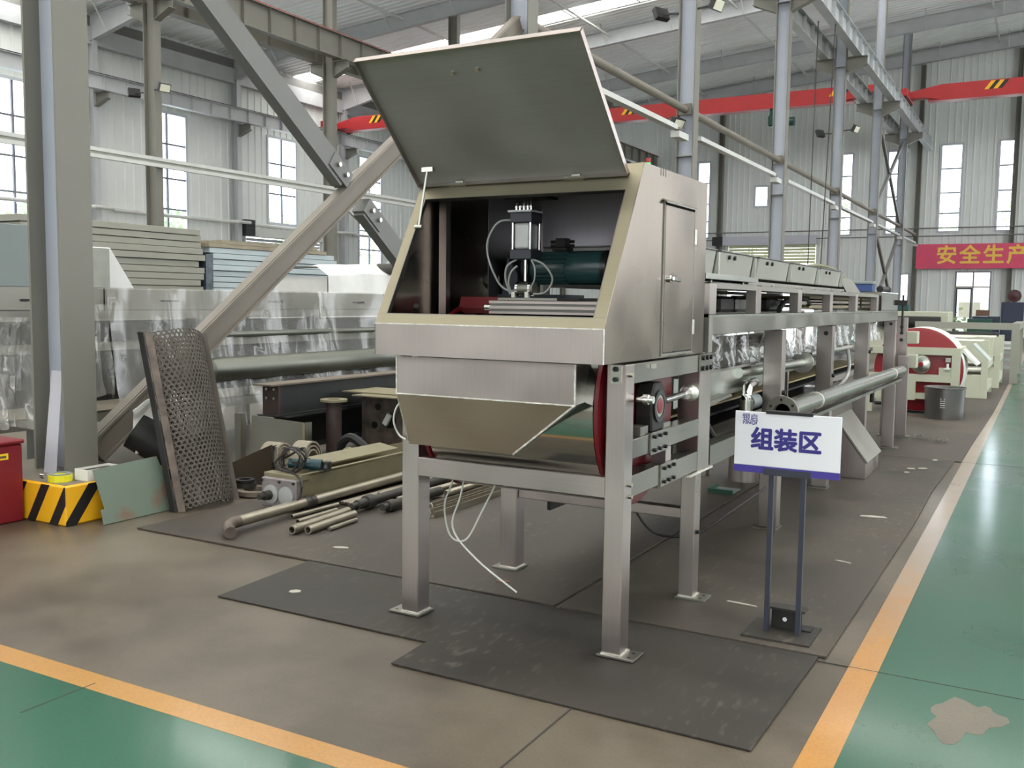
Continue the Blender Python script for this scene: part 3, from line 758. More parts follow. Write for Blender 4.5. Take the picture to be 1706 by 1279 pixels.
# pipe along side wall stepping round the columns
t = thing('wall_pipe', (XW+0.3, 16, 4.6), 'pale pipe along the side wall stepping out around the columns', 'pipe', kind='structure')
pts = []
for y in BAY[2:]:
    pts += [(XW+0.2,y-0.9,4.8), (XW+0.75,y-0.35,4.8), (XW+0.75,y+0.35,4.8), (XW+0.2,y+0.9,4.8)]
ob('pipe_run', G().tube(pts, 0.075, 8, sub=1), 'girt_paint', t)
t = thing('wall_pipe', (-6, YE-0.5, 5), 'pair of thin conduits across the end wall above the banner', 'pipe', kind='structure')
for z in (Zs(5.15), Zs(4.78)): ob('pipe_run', G().cyl((-18, YE-0.46, z), (XE, YE-0.46, z), 0.03, 8), 'brace_grey', t)

# floodlights on columns
def flood(x, y, z, sx, sy, label, lit=False):
    t = thing('floodlight', (x, y, z), label, 'floodlight', 'column floodlights')
    ob('lamp_arm', G().bar((x, y, z), (x+0.30*sx, y+0.3*sy, z+0.02), 0.03, 0.03), 'lamp_black', t)
    c = Vector((x+0.36*sx, y+0.36*sy, z+0.03)); f = Vector((0.9*sx if abs(sx) > 0.5 else 0.8, -0.25 if sx > 0 else 0.5, -0.45)).normalized()
    sd = f.cross(Vector((0,0,1))).normalized()
    ob('lamp_body', G().bar(c-f*0.05, c+f*0.05, 0.30, 0.22), 'lamp_black', t)
    ob('lamp_glass', G().bar(c+f*0.05, c+f*0.056, 0.26, 0.18), 'lamp_glass', t)
flood(NX-0.17, BAY[2]-0.1, 6.80, -1, 0, 'black floodlight on the left of the column behind the hood')
flood(NX+0.17, BAY[2]-0.1, 6.84, 1, 0, 'black floodlight on the right of the column behind the hood')
flood(NX-0.17, BAY[4]-0.1, 6.83, -1, 0, 'small black floodlight on the left of the fifth aisle column')
flood(NX+0.17, BAY[4]-0.1, 6.9, 1, 0, 'small black floodlight on the right of the fifth aisle column')
flood(NX-0.17, BAY[2]-0.14, 4.75, 0.15, -0.3, 'dark lamp hanging at the tube joint of the column behind the hood')
flood(MX+0.2, BAY[2]-0.12, 6.72, 1, 0, 'square floodlight on the slim column in front of the side windows')
flood(MX-0.2, BAY[2]-0.12, 6.69, -1, 0, 'dark floodlight facing the side wall on the slim column')
# hanging hoist cables
t = thing('hanging_cable', (-5.7, 27.6, 2.0), 'pair of thin dark cables hanging from the crane beam', 'cable')
ob('cable_run', G().cyl((-5.9,27.5,9.2),(-5.93,27.5,2.0),0.014,6), 'dark_cable', t)
ob('cable_run', G().cyl((-5.5,27.8,9.2),(-5.65,27.8,2.0),0.014,6), 'dark_cable', t)

# red banner
t = thing('banner', (1.6, YE-0.42, Zs(3.25)), 'long red cloth banner with gold characters on the end wall', 'banner')
ob('cloth', G().box(-5.65*K, 7.6, YE-0.425, YE-0.41, Zs(3.25), Zs(4.40)), 'banner_red', t)
for i, ch in enumerate('安全生产人人有责'):
    text_mesh('character', ch, 0.97, 'banner_gold', basis(((-4.32+i*0.99)*K, YE-0.43, Zs(3.83)), (1,0,0), (0,0,1)), t, bold=0.022, ext=0.003)

# outdoors
out = ob('ground_outside', G().box(-120, 60, -60, 160, -0.35, -0.22), 'yard_bounce', label='yard outside the windows, made pale to bounce light up indoors', cat='ground', kind='structure')
def tree(x, y, h, r, label, n=620):
    t = thing('tree', (x, y, -0.2), label, 'tree', 'trees outside the windows')
    ob('trunk', G().cyl((x,y,-0.22),(x,y,h*0.7),0.16,10,0.05), 'bark', t)
    rnd = random.Random(int(x*31+y*17)); g = G()
    cl = [(rnd.uniform(0,6.28), rnd.random()**0.5, rnd.uniform(0.42,0.98)) for _ in range(26)]
    for _ in range(n):
        th, q, hz_ = cl[rnd.randrange(26)]; rr = r*q*(1.15-abs(hz_-0.6))
        c = Vector((x+rr*math.cos(th)+rnd.gauss(0,0.35), y+rr*math.sin(th)+rnd.gauss(0,0.35), h*hz_+rnd.gauss(0,0.3)))
        a = Vector((rnd.gauss(0,1),rnd.gauss(0,1),rnd.gauss(0,1))).normalized(); b = a.orthogonal().normalized(); s = rnd.uniform(0.10,0.22)
        g.quad(c-a*s, c+b*s*0.6, c+a*s, c-b*s*0.6)
    o = ob('foliage', g, 'leaf', t, smooth='keep'); o['kind'] = 'stuff'
TR = [(-46,58,7.6,2.6,'leafy tree outside the braced side window'), (-45,49,6.6,2.4,'leafy tree outside the shorter side window'), (-44,38.5,6.4,2.4,'leafy tree outside the floodlight window'), (-44,29,6.6,2.4,'leafy tree outside the near side window'),
      (-16.2,86,10.5,3.2,'leafy tree outside the narrow end window'), (-9.2,80,10,3.0,'leafy tree outside the end window by the far braces'), (-7.2,88,10.5,3.0,'leafy tree outside the window above the banner'), (-1.2,84,10.5,3.0,'leafy tree outside the rightmost end window'), (-24,88,11.5,3.4,'leafy tree outside the small square window')]
for a in TR: tree(*a)
# unseen walls behind and right of camera; wide windows and gate added for light
RW = [(y, y+2.0, 3.1, 9.0) for y in (-8.5, -2.0, 4.6, 11.2, 17.2)] + [(y, y+4.8, 2.2, 11.0) for y in (20.8, 26.6, 32.2)] + [(y, y+2.0, 3.1, 9.0) for y in (40.2, 46.6)]  # wide group enlarged to throw more light on the end wall
g = G(); ribbed(g, 'y', XE, -1, wall_segs(YB, YE, 16.4, RW), 0.42, 0.04)
ob('wall_right', g, 'wall_sheet', label='pale ribbed wall on the far right side', cat='wall', kind='structure', smooth='keep')
g = G(); ribbed(g, 'x', YB, 1, wall_segs(XW, XE, 16.4, [(1.0, 6.5, 0.0, 5.0), (-28, -26, 3.1, 9), (-21, -19, 3.1, 9), (-14, -12, 3.1, 9), (-8, -6, 3.1, 9), (-3, -1.5, 5.5, 9), (9.5, 11.5, 3.1, 9)]), 0.42, 0.04)
ob('wall_back', g, 'wall_sheet', label='pale ribbed wall behind the viewer with an open gate added for light', cat='wall', kind='structure', smooth='keep')
# ------------------------------------------------------------------ rubber sheets on the floor
def mat_sheet(name, pts, th, mat, label):
    t = thing(name, (pts[0][0], pts[0][1], 0.003), label, 'floor mat', 'rubber floor sheets')
    g = G().prism([(x, y, 0.0035) for x, y in pts], (0, 0, th-0.0035))
    ob('sheet', g, mat, t)
    return t
mat_sheet('rubber_mat', [(-5.05,4.125),(-2.62,4.12),(-2.3,4.13),(-2.05,4.115),(-2.02,9.0),(-5.05,9.0)], 0.012, 'mat_rubber', 'brown grey rubber sheet under the pipes and scrap steel')
mat_sheet('rubber_mat', [(-2.012,4.115),(-0.745,4.105),(-0.725,7.0),(-0.74,8.4),(-0.71,10.05),(-2.012,10.05)], 0.012, 'mat_rubber', 'brown grey rubber sheet under the sign stand and machine')
mat_sheet('rubber_mat', [(-3.55,10.055),(-0.66,10.055),(-0.60,15.0),(-0.60,26.0),(-3.55,26.0)], 0.012, 'mat_rubber', 'farther grey rubber sheet under the red drum machine')
mat_sheet('rubber_mat', [(-3.555,3.38),(-2.30,3.385),(-2.283,3.105),(-0.792,3.098),(-0.775,4.095),(-2.0,4.10),(-3.60,4.11)], 0.009, 'mat_dark', 'dark grey rubber sheet with a notched edge in front of the machine')
def litter(name, x, y, sx, sy, rot, mat, label, z=0.0125, th=0.004):
    c, s = math.cos(rot), math.sin(rot)
    pts = [(-1,-.6),(-.2,-1),(1,-.5),(.8,.7),(-.1,1),(-.9,.5)]
    ob(name, G().prism([(x+c*a*sx-s*b*sy, y+s*a*sx+c*b*sy, z) for a, b in pts], (0,0,th)), mat, org=(x,y,z), label=label, cat='scrap', group='scraps on the rubber sheets')
litter('paper_scrap', -3.27, 3.63, 0.03, 0.025, 0.4, 'scrap_pale', 'white paper scrap near the corner of the dark mat', z=0.0095)
litter('paper_scrap', -1.85, 4.42, 0.03, 0.012, 0.1, 'scrap_pale', 'pale paper strip between the front and rear machine legs')
litter('leaf_scrap', -2.45, 4.33, 0.04, 0.022, 0.3, 'wood_brown', 'brown scrap beside the rear machine leg')
litter('foam_scrap', -1.02, 9.35, 0.035, 0.03, 0.2, 'scrap_pale', 'larger white foam crumb right of the steel bin')
litter('foam_scrap', -0.93, 9.42, 0.04, 0.022, 0.5, 'scrap_pale', 'flat white foam crumb by the mat edge')
litter('foam_scrap', -1.03, 9.12, 0.025, 0.02, 0.9, 'scrap_pale', 'small white foam crumb nearest the steel bin')
litter('foam_scrap', -0.88, 10.0, 0.035, 0.025, 1.2, 'scrap_pale', 'white foam crumb nearest the leg foot')
litter('plastic_scrap', -1.0, 7.05, 0.09, 0.03, 0.2, 'scrap_pale', 'crumpled white plastic strip behind the sign poles')
litter('plastic_scrap', -1.25, 4.62, 0.08, 0.008, -0.1, 'scrap_pale', 'thin white strip left of the sign base')
litter('plastic_scrap', -3.62, 4.42, 0.05, 0.018, 0.3, 'scrap_pale', 'white crumb in front of the small pipes')
litter('tape_scrap', -0.96, 5.7, 0.05, 0.008, -0.3, 'scrap_pale', 'thin pale tape bit right of the sign poles')

# ------------------------------------------------------------------ sign on stand
sg = thing('sign_stand', (-0.97, 4.30, 0.012), 'white area sign with purple characters on two dark poles', 'sign')
ob('base_plate', G().box(-1.13,-0.83,4.17,4.44,0.0125,0.020), 'mat_dark', sg)
for x in (-1.045,-0.905): ob('pole', G().box(x-0.011,x+0.011,4.275,4.297,0.0205,0.760), 'sign_pole', sg)
ob('clip_bar', G().box(-1.08,-0.87,4.262,4.276,0.735,0.765), 'sign_pole', sg)
ob('clip_bar', G().box(-1.075,-0.87,4.262,4.302,1.010,1.024), 'lamp_black', sg)
n0 = Vector((-0.98,4.272,0.88)); rx = Vector((1,0,0.0)); 
bd = ob('board', G().box(-1.2145,-0.749,4.265,4.273,0.772,1.016), 'sign_white', sg, bevel=0.002)
ob('board_band', G().box(-1.2145,-0.749,4.2645,4.2735,0.741,0.772), 'sign_purple', sg)
FX, FZ = (1,0,0), (0,0,1)
text_mesh('lettering', '组装区', 0.104, 'sign_ink', basis((-0.985,4.2642,0.889), FX, FZ), sg, bold=0.0040, ext=0.0006)
text_mesh('lettering', '银启', 0.036, 'sign_ink', basis((-1.146,4.2642,0.987), FX, FZ), sg, bold=0.0002, ext=0.0006)
text_mesh('lettering', 'YINQI', 0.020, 'sign_ink', basis((-1.150,4.2642,0.965), FX, FZ), sg, bold=0.0005, ext=0.0006, shear=0.25, sx=1.25)
ct = thing('steel_bracket', (-0.97,4.40,0.02), 'small black angle bracket standing on the sign base', 'bracket')
ob('upright', G().box(-1.035,-0.90,4.335,4.343,0.0205,0.108), 'black_iron', ct)
ob('top_flange', G().box(-1.05,-0.885,4.325,4.40,0.108,0.118), 'mat_dark', ct)
ob('foot_flange', G().box(-1.04,-0.86,4.343,4.42,0.0205,0.027), 'black_iron', ct)
ob('bolt_hole', G().cyl((-0.975,4.3345,0.066),(-0.975,4.3335,0.066),0.010,12), 'white_paint', ct)

# ------------------------------------------------------------------ main machine: base frame
XR, XL = -1.487, -2.600
fr = thing('stainless_machine', (-2.05,4.15,0.012), 'brushed stainless machine on four legs with its sloped lid propped open', 'machine')
def leg(x0, x1, y0, y1, z1, px0, px1, py0, py1, holes):
    l = ob('leg', G().box(x0,x1,y0,y1,0.022,z1), 'steel_v', fr, bevel=0.004)
    f = ob('foot_plate', G().box(px0,px1,py0,py1,0.0125,0.0215), 'steel_satin', l, bevel=0.001)
    ob('weld_bead', G().bar((x0,y0-0.002,0.024),(x1,y0-0.002,0.024),0.010,0.008).bar((x1+0.002,y0,0.024),(x1+0.002,y1,0.024),0.010,0.008), 'weld', l)
    for hx, hy in holes: ob('bolt_hole', G().cyl((hx,hy,0.0214),(hx,hy,0.0220),0.008,10), 'black_bolt', l)
leg(-1.572,XR,3.62,3.715,1.244, -1.59,-1.42,3.608,3.725, ((-1.452,3.635),(-1.452,3.69)))
leg(-2.612,-2.520,3.635,3.735,1.244, -2.675,-2.505,3.620,3.750, ((-2.65,3.65),(-2.65,3.71)))
leg(-2.600,-2.500,4.55,4.65,1.244, -2.64,-2.485,4.53,4.67, ())
leg(-1.562,XR,4.555,4.645,0.655, -1.575,-1.42,4.54,4.66, ((-1.45,4.57),(-1.45,4.63)))
ob('post', G().box(-1.60,XR,4.58,4.76,0.662,1.244), 'steel_v', fr, bevel=0.003)
ob('post_foot', G().box(-1.62,XR+0.01,4.44,4.80,0.652,0.661), 'weld', fr)
ob('cross_bar', G().box(-2.519,-1.573,3.632,3.70,0.682,0.770), 'steel_x', fr, bevel=0.003)
ob('cross_bar', G().box(-2.499,-1.563,4.575,4.635,0.415,0.468), 'steel_x', fr, bevel=0.003)
ob('side_rail', G().box(-1.560,XR-0.002,3.716,4.579,1.160,1.244), 'steel_y', fr, bevel=0.003)
ob('side_rail', G().box(-1.570,XR-0.002,3.716,4.579,0.842,0.925), 'steel_y', fr, bevel=0.003)
ob('side_rail', G().box(-1.570,XR-0.002,3.716,4.035,0.680,0.772), 'steel_y', fr, bevel=0.003)
ob('side_rail', G().box(-1.570,XR-0.002,4.037,4.579,0.666,0.762), 'steel_y', fr, bevel=0.003)
ob('stub', G().box(-1.560,XR-0.004,4.125,4.195,0.763,0.841), 'steel_v', fr)
for z in (1.16, 0.845, 0.68): ob('side_rail', G().box(-2.600,-2.535,3.736,4.549,z,z+0.083), 'steel_y', fr)
def splice(y0, y1, z0, z1, cols, rows, bm='black_bolt', r=0.011):
    p = ob('splice_plate', G().box(XR-0.001,XR+0.008,y0,y1,z0,z1), 'steel_y', fr, bevel=0.001)
    for i in range(cols):
        for j in range(rows):
            y = y0+(y1-y0)*(0.5 if cols == 1 else 0.18+0.64*i/(cols-1)); z = z0+(z1-z0)*(0.5 if rows == 1 else 0.2+0.6*j/(rows-1))
            ob('bolt', G().cyl((XR+0.008,y,z),(XR+0.020,y,z),r,6), bm, p)
splice(3.905,4.115,0.834,0.932,3,2, r=0.009); splice(4.040,4.235,0.672,0.774,3,2, r=0.009); splice(4.555,4.745,1.160,1.246,3,2, r=0.013)
pl = ob('splice_plate', G().box(-1.552,-1.505,3.611,3.620,1.165,1.243), 'galvanised', fr)
for z in (1.184,1.226): ob('bolt', G().cyl((-1.528,3.611,z),(-1.528,3.600,z),0.011,6), 'black_bolt', pl)
for y, z in ((3.665,1.20),(3.685,0.69),(3.68,0.74)): ob('bolt', G().cyl((XR,y,z),(XR+0.014,y,z),0.010,6), 'zinc_bolt', fr)
for z in (0.35,): ob('bolt', G().cyl((XR,4.60,z),(XR+0.012,4.60,z),0.010,6), 'black_bolt', fr)
ob('lifting_lug', G().box(XR-0.001,XR+0.012,3.90,3.935,1.215,1.235), 'zinc_bolt', fr)
ob('drain_stub', G().lathe((XR,3.745,1.095),(1,0,0),[(0,0.014),(0.03,0.014),(0.031,0.022),(0.055,0.022),(0.056,0.016),(0.075,0.016)],16), 'chrome', fr)

# ------------------------------------------------------------------ big polished drum under the hood
DY, DZ, DR = 4.03, 1.035, 0.44
dr = part('drum_roller', fr, 'large polished drum with red end discs inside the frame')
ob('drum_shell', G().lathe((-2.46,DY,DZ),(1,0,0),[(0,DR-0.01),(0.005,DR),(0.842,DR),(0.847,DR-0.01)],72), 'steel_mirror', dr)
ob('end_disc', G().lathe((-1.612,DY,DZ),(1,0,0),[(0,DR+0.006),(0.018,DR+0.006),(0.02,DR-0.01)],64), 'drum_red', dr)
ob('end_disc', G().lathe((-2.482,DY,DZ),(1,0,0),[(0,DR+0.006),(0.018,DR+0.006),(0.02,DR-0.01)],64), 'drum_red', dr)
ob('hub', G().lathe((-1.592,DY,DZ),(1,0,0),[(0,0.16),(0.006,0.15),(0.008,0.09),(0.016,0.09)],32), 'red_dark', dr)
be = part('bearing_housing', fr, 'black pillow block bearing with a red centre cap')
hs = G(); hs.prism([(-1.575,DY-0.075,0.9265),(-1.575,DY+0.075,0.9265),(-1.575,DY+0.085,1.0),(-1.575,DY+0.085,1.09),(-1.575,DY+0.05,1.145),(-1.575,DY-0.05,1.145),(-1.575,DY-0.085,1.09),(-1.575,DY-0.085,1.0)], (0.08,0,0))
ob('housing', hs, 'black_iron', be, bevel=0.008)
ob('bearing_ring', G().ring((-1.495,DY,1.04),(-1.486,DY,1.04),0.072,0.05,32), 'black_gloss', be)
ob('race', G().ring((-1.495,DY,1.04),(-1.489,DY,1.04),0.049,0.036,28), 'zinc_bolt', be)
ob('end_cap', G().lathe((-1.495,DY,1.04),(1,0,0),[(0,0.035),(0.008,0.034),(0.011,0.02)],24), 'red_paint', be)
ob('take_up_base', G().box(-1.58,-1.50,DY-0.20,DY+0.14,0.9255,0.9262).box(-1.585,-1.497,DY-0.21,DY-0.12,0.9262,0.965).box(-1.57,-1.51,DY+0.10,DY+0.2,0.9262,0.95), 'steel_satin', be)
ob('adjuster', G().cyl((-1.535,DY+0.087,1.045),(-1.535,4.52,1.055),0.017,14), 'chrome', be)
ob('adjuster_boss', G().lathe((-1.535,4.52,1.055),(0,1,0),[(0,0.03),(0.02,0.042),(0.058,0.045)],20), 'weld', be)
ob('adjuster_nut', G().cyl((-1.535,DY+0.087,1.045),(-1.535,DY+0.135,1.047),0.034,6), 'black_iron', be)

# ------------------------------------------------------------------ hopper / discharge chute under the hood
hp = part('discharge_hopper', fr, 'stainless discharge hopper with slanted lower front under the hood')
F1 = [(-2.545,3.50,1.245),(-1.657,3.50,1.245),(-1.657,3.50,1.077),(-2.545,3.50,1.077)]
ob('front_panel', G().prism(F1, (0,0.004,0)), 'steel_v', hp)
A, B, Cc, D = Vector((-2.545,3.50,1.077)), Vector((-1.657,3.50,1.077)), Vector((-1.998,3.605,0.832)), Vector((-2.548,3.605,0.834))
ob('slant_panel', G().prism([A,B,Cc,D], (0,0.003,0.002)), 'steel_under', hp)
ob('end_panel', G().prism([(-1.657,3.504,1.245),(-1.657,3.79,1.245),(-1.657,3.79,1.10),(-1.657,3.504,1.077)], (-0.004,0,0)), 'steel_y', hp)
ob('side_slant', G().prism([(-1.657,3.504,1.077),(-1.657,3.61,1.085),(-1.99,3.61,0.836)], (-0.004,0,0.003)), 'steel_dark', hp)
ob('end_panel', G().prism([(-2.545,3.504,1.245),(-2.545,3.612,1.245),(-2.545,3.612,0.834),(-2.545,3.605,0.834),(-2.545,3.504,1.077)], (0.003,0,0)), 'steel_y', hp)
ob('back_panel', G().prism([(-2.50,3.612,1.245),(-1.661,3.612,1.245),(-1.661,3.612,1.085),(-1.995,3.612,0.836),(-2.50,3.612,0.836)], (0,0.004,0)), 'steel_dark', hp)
ob('weld_seam', G().bar(A+Vector((0,-0.002,0)),B+Vector((0,-0.002,0)),0.006,0.005), 'weld', hp)
ob('weld_seam', G().bar((-1.657,3.499,1.245),(-1.657,3.499,1.077),0.008,0.006,(1,0,0)), 'weld', hp)
ob('weld_seam', G().bar(B,Cc,0.010,0.008), 'weld', hp)
ob('weld_seam', G().bar((-2.545,3.499,1.245),(-2.545,3.499,1.077),0.006,0.005,(1,0,0)), 'weld', hp)
ob('weld_seam', G().bar(A,D,0.006,0.005), 'weld', hp)

# ------------------------------------------------------------------ enclosure (hood)
HX0, HX1 = -2.590, -1.490
en = fr
def side(x, dx):
    return [(x,3.397,1.256),(x,4.62,1.252),(x,4.62,2.080),(x,3.78,2.075),(x,3.397,1.393)]
ob('side_panel', G().prism(side(HX1,0), (-0.004,0,0)), 'steel_hood', en)
ob('side_panel', G().prism(side(HX0,0), (0.004,0,0)), 'steel_hood', en)
ob('front_panel', G().box(HX0+0.0045,HX1-0.0045,3.397,3.401,1.256,1.393), 'steel_v', en)
ob('edge_bead', G().bar((HX0,3.397,1.393),(HX1,3.397,1.393),0.005,0.004).bar((HX1,3.396,1.256),(HX1,3.396,1.393),0.004,0.004,(1,0,0)), 'weld', en)
S0 = Vector((0,3.397,1.393)); S1 = Vector((0,3.78,2.075)); sd_ = (S1-S0).normalized(); SL_ = (S1-S0).length; nrm = Vector((0,-sd_.z,sd_.y))
def sp(x, t): v = S0+sd_*t; return Vector((x,v.y,v.z))
t0, t1 = 0.050, 0.652           # opening along the slope
def strip(x0,x1,ta,tb,mat='steel_satin'): return G().prism([sp(x0,ta),sp(x1,ta),sp(x1,tb),sp(x0,tb)], -nrm*0.004)
ob('slope_panel', strip(HX0+0.0045,HX1-0.0045,0.002,t0), 'steel_slope', en)
ob('slope_panel', strip(HX0+0.0045,HX1-0.0045,t1,SL_), 'steel_slope', en)
ob('slope_panel', strip(HX0+0.0045,-2.542,t0+0.0005,t1-0.0005), 'steel_slope', en)
ob('slope_panel', strip(-1.547,HX1-0.0045,t0+0.0005,t1-0.0005), 'steel_slope', en)
lp = G()
for (a, b) in (((-2.542,t0),(-1.547,t0)),((-1.547,t0),(-1.547,t1)),((-1.547,t1),(-2.542,t1)),((-2.542,t1),(-2.542,t0))):
    lp.bar(sp(*a)-nrm*0.010, sp(*b)-nrm*0.010, 0.004, 0.02, tuple(nrm))
ob('opening_lip', lp, 'steel_dark', en)
ob('roof_panel', G().box(HX0+0.0045,HX1-0.0045,3.782,4.62,2.074,2.078), 'steel_y', en)
ob('back_panel', G().box(HX0+0.0045,HX1-0.0045,4.616,4.62,1.62,2.073), 'steel_inside', en)
ob('inner_post', G().box(-2.56,-2.52,3.86,3.90,1.256,2.07), 'steel_v', en)
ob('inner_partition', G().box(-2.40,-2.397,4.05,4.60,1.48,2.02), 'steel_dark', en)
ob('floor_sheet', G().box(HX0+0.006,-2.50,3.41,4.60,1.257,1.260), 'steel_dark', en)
ob('stay_knob', G().cyl((-2.53,3.62,1.46),(-2.51,3.60,1.47),0.012,12), 'black_iron', en)
# side door
dX = HX1
df = G()
df.box(dX,dX+0.006,4.015,4.024,1.272,1.94).box(dX,dX+0.006,4.424,4.433,1.272,1.94).box(dX,dX+0.006,4.015,4.433,1.262,1.272)
ob('door_surround', df, 'steel_satin', en)
dgap = ob('door_gap', G().box(dX,dX+0.001,4.024,4.424,1.272,1.938), 'black_iron', en)
door = ob('door', G().box(dX+0.001,dX+0.007,4.029,4.419,1.277,1.925), 'steel_hood', en, bevel=0.001)
ob('rain_lip', G().prism([(dX,4.0,1.945),(dX,4.44,1.945),(dX+0.022,4.44,1.932),(dX+0.022,4.0,1.932)], (0,0,0.006)), 'steel_satin', en)
ob('handle', G().lathe((dX+0.007,4.085,1.605),(1,0,0),[(0,0.016),(0.010,0.016),(0.011,0.010),(0.026,0.010)],16), 'chrome', door)
ob('handle_lever', G().bar((dX+0.030,4.075,1.605),(dX+0.030,4.17,1.600),0.012,0.020), 'chrome', door, bevel=0.004)
for z in (1.81,1.385): ob('hinge', G().cyl((dX+0.008,4.430,z-0.035),(dX+0.008,4.430,z+0.035),0.008,12), 'zinc_bolt', door)
# lid
H0 = Vector((0,3.755,2.034)); H1 = Vector((0,3.272,2.502)); ld = (H1-H0).normalized(); LL = (H1-H0).length; ln = Vector((0,-ld.z,ld.y)) # outward when closed side
inn = Vector((0,-ld.z,ld.y)); inn = inn if inn.z < 0 else -inn
LX0, LX1 = -2.597, -1.548
def lp3(x, t, d=0): v = H0+ld*t+inn*d; return Vector((x,v.y,v.z))
lid = ob('lid', G().prism([lp3(LX0,0),lp3(LX1,0),lp3(LX1,LL),lp3(LX0,LL)], -inn*0.003), 'steel_lid', en)
lf_ = G()
for (a, b) in (((LX0,0.001),(LX0,LL)),((LX1,0.001),(LX1,LL)),((LX0,LL),(LX1,LL)),((LX0,0.001),(LX1,0.001))):
    lf_.prism([lp3(a[0],a[1]),lp3(b[0],b[1]),lp3(b[0],b[1],0.024),lp3(a[0],a[1],0.024)], (0.004 if a[0]==b[0]==LX0 else (-0.004 if a[0]==b[0] else 0), 0, 0) if a[0]==b[0] else -ld*0.004 if a[1] > 0.1 else ld*0.004)
ob('lid_flange', lf_, 'steel_x', lid)
for x in (-2.165,-2.045):
    ob('knob', G().cyl(lp3(x,LL-0.115,0.0005),lp3(x,LL-0.115,0.012),0.010,14), 'zinc_bolt', lid)
ob('stay_bracket', G().bar(lp3(-2.535,0.09,0.010),lp3(-2.475,0.09,0.010),0.02,0.02), 'zinc_bolt', lid)
for x in (-2.385,-1.80):
    h = ob('hinge', G().cyl((x-0.045,3.748,2.024),(x+0.045,3.748,2.024),0.008,12).cyl((x-0.006,3.742,2.034),(x+0.034,3.742,2.034),0.006,10), 'zinc_bolt', en)
st = ob('lid_stay', G().cyl(lp3(-2.505,0.09,0.022),(-2.525,3.64,1.835),0.0055,12), 'zinc_bolt', en)
ob('stay_end', G().cyl((-2.545,3.64,1.828),(-2.505,3.64,1.828),0.010,12), 'zinc_bolt', st)
for y in (3.97,4.0,4.03): ob('roof_tab', G().box(HX1-0.001,HX1+0.0015,y-0.003,y+0.003,2.045,2.078), 'steel_dark', en)

# ------------------------------------------------------------------ mechanism inside the hood
sl = part('slide_base', fr, 'grooved aluminium slide base inside the enclosure')
ob('profile', G().box(-2.21,-1.60,3.755,3.80,1.440,1.498), 'steel_dark', sl)
for z, h in ((1.440,0.010),(1.462,0.013),(1.486,0.012)): ob('rail_edge', G().box(-2.21,-1.60,3.742,3.7545,z,z+h), 'steel_x', sl)
ob('end_stub', G().cyl((-2.245,3.77,1.468),(-2.211,3.77,1.468),0.014,14), 'zinc_bolt', sl)
ob('support_bar', G().box(-2.20,-1.50,3.801,3.86,1.44,1.495), 'steel_dark', sl)
ob('drum_guard', G().prism([(-2.52,3.92,1.30),(-2.26,3.92,1.30),(-2.26,3.92,1.515),(-2.47,3.92,1.515)],(0,0.25,0)), 'drum_red', fr)
ob('carriage_plate', G().box(-2.205,-1.90,3.81,4.04,1.499,1.513), 'steel_satin', sl, bevel=0.002)
pc = part('pneumatic_cylinder', fr, 'upright pneumatic cylinder with dark end caps and chrome rod')
cx0, cx1, cy0, cy1 = -2.195, -2.083, 3.90, 4.01; cm = (cx0+cx1)/2; cyy = (cy0+cy1)/2
ob('end_cap', G().box(cx0,cx1,cy0,cy1,1.858,1.905), 'blue_black', pc, bevel=0.003)
ob('end_cap', G().box(cx0,cx1,cy0,cy1,1.690,1.735), 'blue_black', pc, bevel=0.003)
ob('barrel', G().box(cx0+0.017,cx1-0.017,cy0+0.008,cy1-0.008,1.7355,1.8575), 'disc_steel', pc, bevel=0.012, seg=3)
for x in (cx0+0.010,cx1-0.010):
    for y in (cy0+0.010,cy1-0.010): ob('tie_rod', G().cyl((x,y,1.7355),(x,y,1.8575),0.006,10), 'chrome', pc)
ob('top_plate', G().box(cx0-0.01,cx1+0.0,cy0-0.005,cy1,1.9055,1.914), 'white_paint', pc)
ob('rod', G().cyl((cm,cyy,1.590),(cm,cyy,1.6895),0.0105,16), 'chrome', pc)
ob('clevis', G().cyl((cm-0.045,cyy,1.555),(cm+0.05,cyy,1.555),0.030,22), 'steel_satin', pc)
ob('clevis_ring', G().ring((cm-0.04,cyy,1.555),(cm-0.028,cyy,1.555),0.034,0.03,22).ring((cm+0.026,cyy,1.555),(cm+0.038,cyy,1.555),0.034,0.03,22), 'chrome', pc)
for x in (cm-0.05,cm+0.02): ob('clevis_bolt', G().box(x,x+0.018,cyy-0.045,cyy-0.028,1.5135,1.54), 'zinc_bolt', pc)
ob('top_bar', G().box(cx0-0.03,cx1+0.08,cy0,cy1,1.965,1.975).box(cx0+0.02,cx1-0.02,cy0+0.02,cy1-0.02,1.975,2.073), 'black_iron', pc)
for i, x in enumerate((cx0+0.022,cx0+0.042,cx0+0.062,cx0+0.082,cx0+0.100)):
    z = 1.9145 + (0.012 if i % 2 == 0 else 0)
    ob('fitting', G().lathe((x,cy0+0.02,1.9145),(0,0,1),[(0,0.006),(0.012,0.006),(0.013,0.009),(0.034 if i % 2 == 0 else 0.022,0.009),(0.036 if i % 2 == 0 else 0.024,0.005),(0.05,0.005)],12), 'chrome', pc)
ob('air_hose', G().tube([(cx0,cyy-0.03,1.872),(cx0-0.06,cyy-0.06,1.86),(cx0-0.115,cyy-0.06,1.78),(cx0-0.115,cyy-0.05,1.69),(cx0-0.07,cyy-0.03,1.58),(cx0-0.02,cyy-0.02,1.545),(cx0+0.01,cyy-0.01,1.55)],0.005,8), 'clear_hose', pc)
ob('air_hose', G().tube([(cm-0.03,cyy-0.03,1.69),(cm-0.07,cyy-0.05,1.66),(cm-0.085,cyy-0.04,1.60),(cm-0.07,cyy-0.02,1.53)],0.005,8), 'clear_hose', pc)
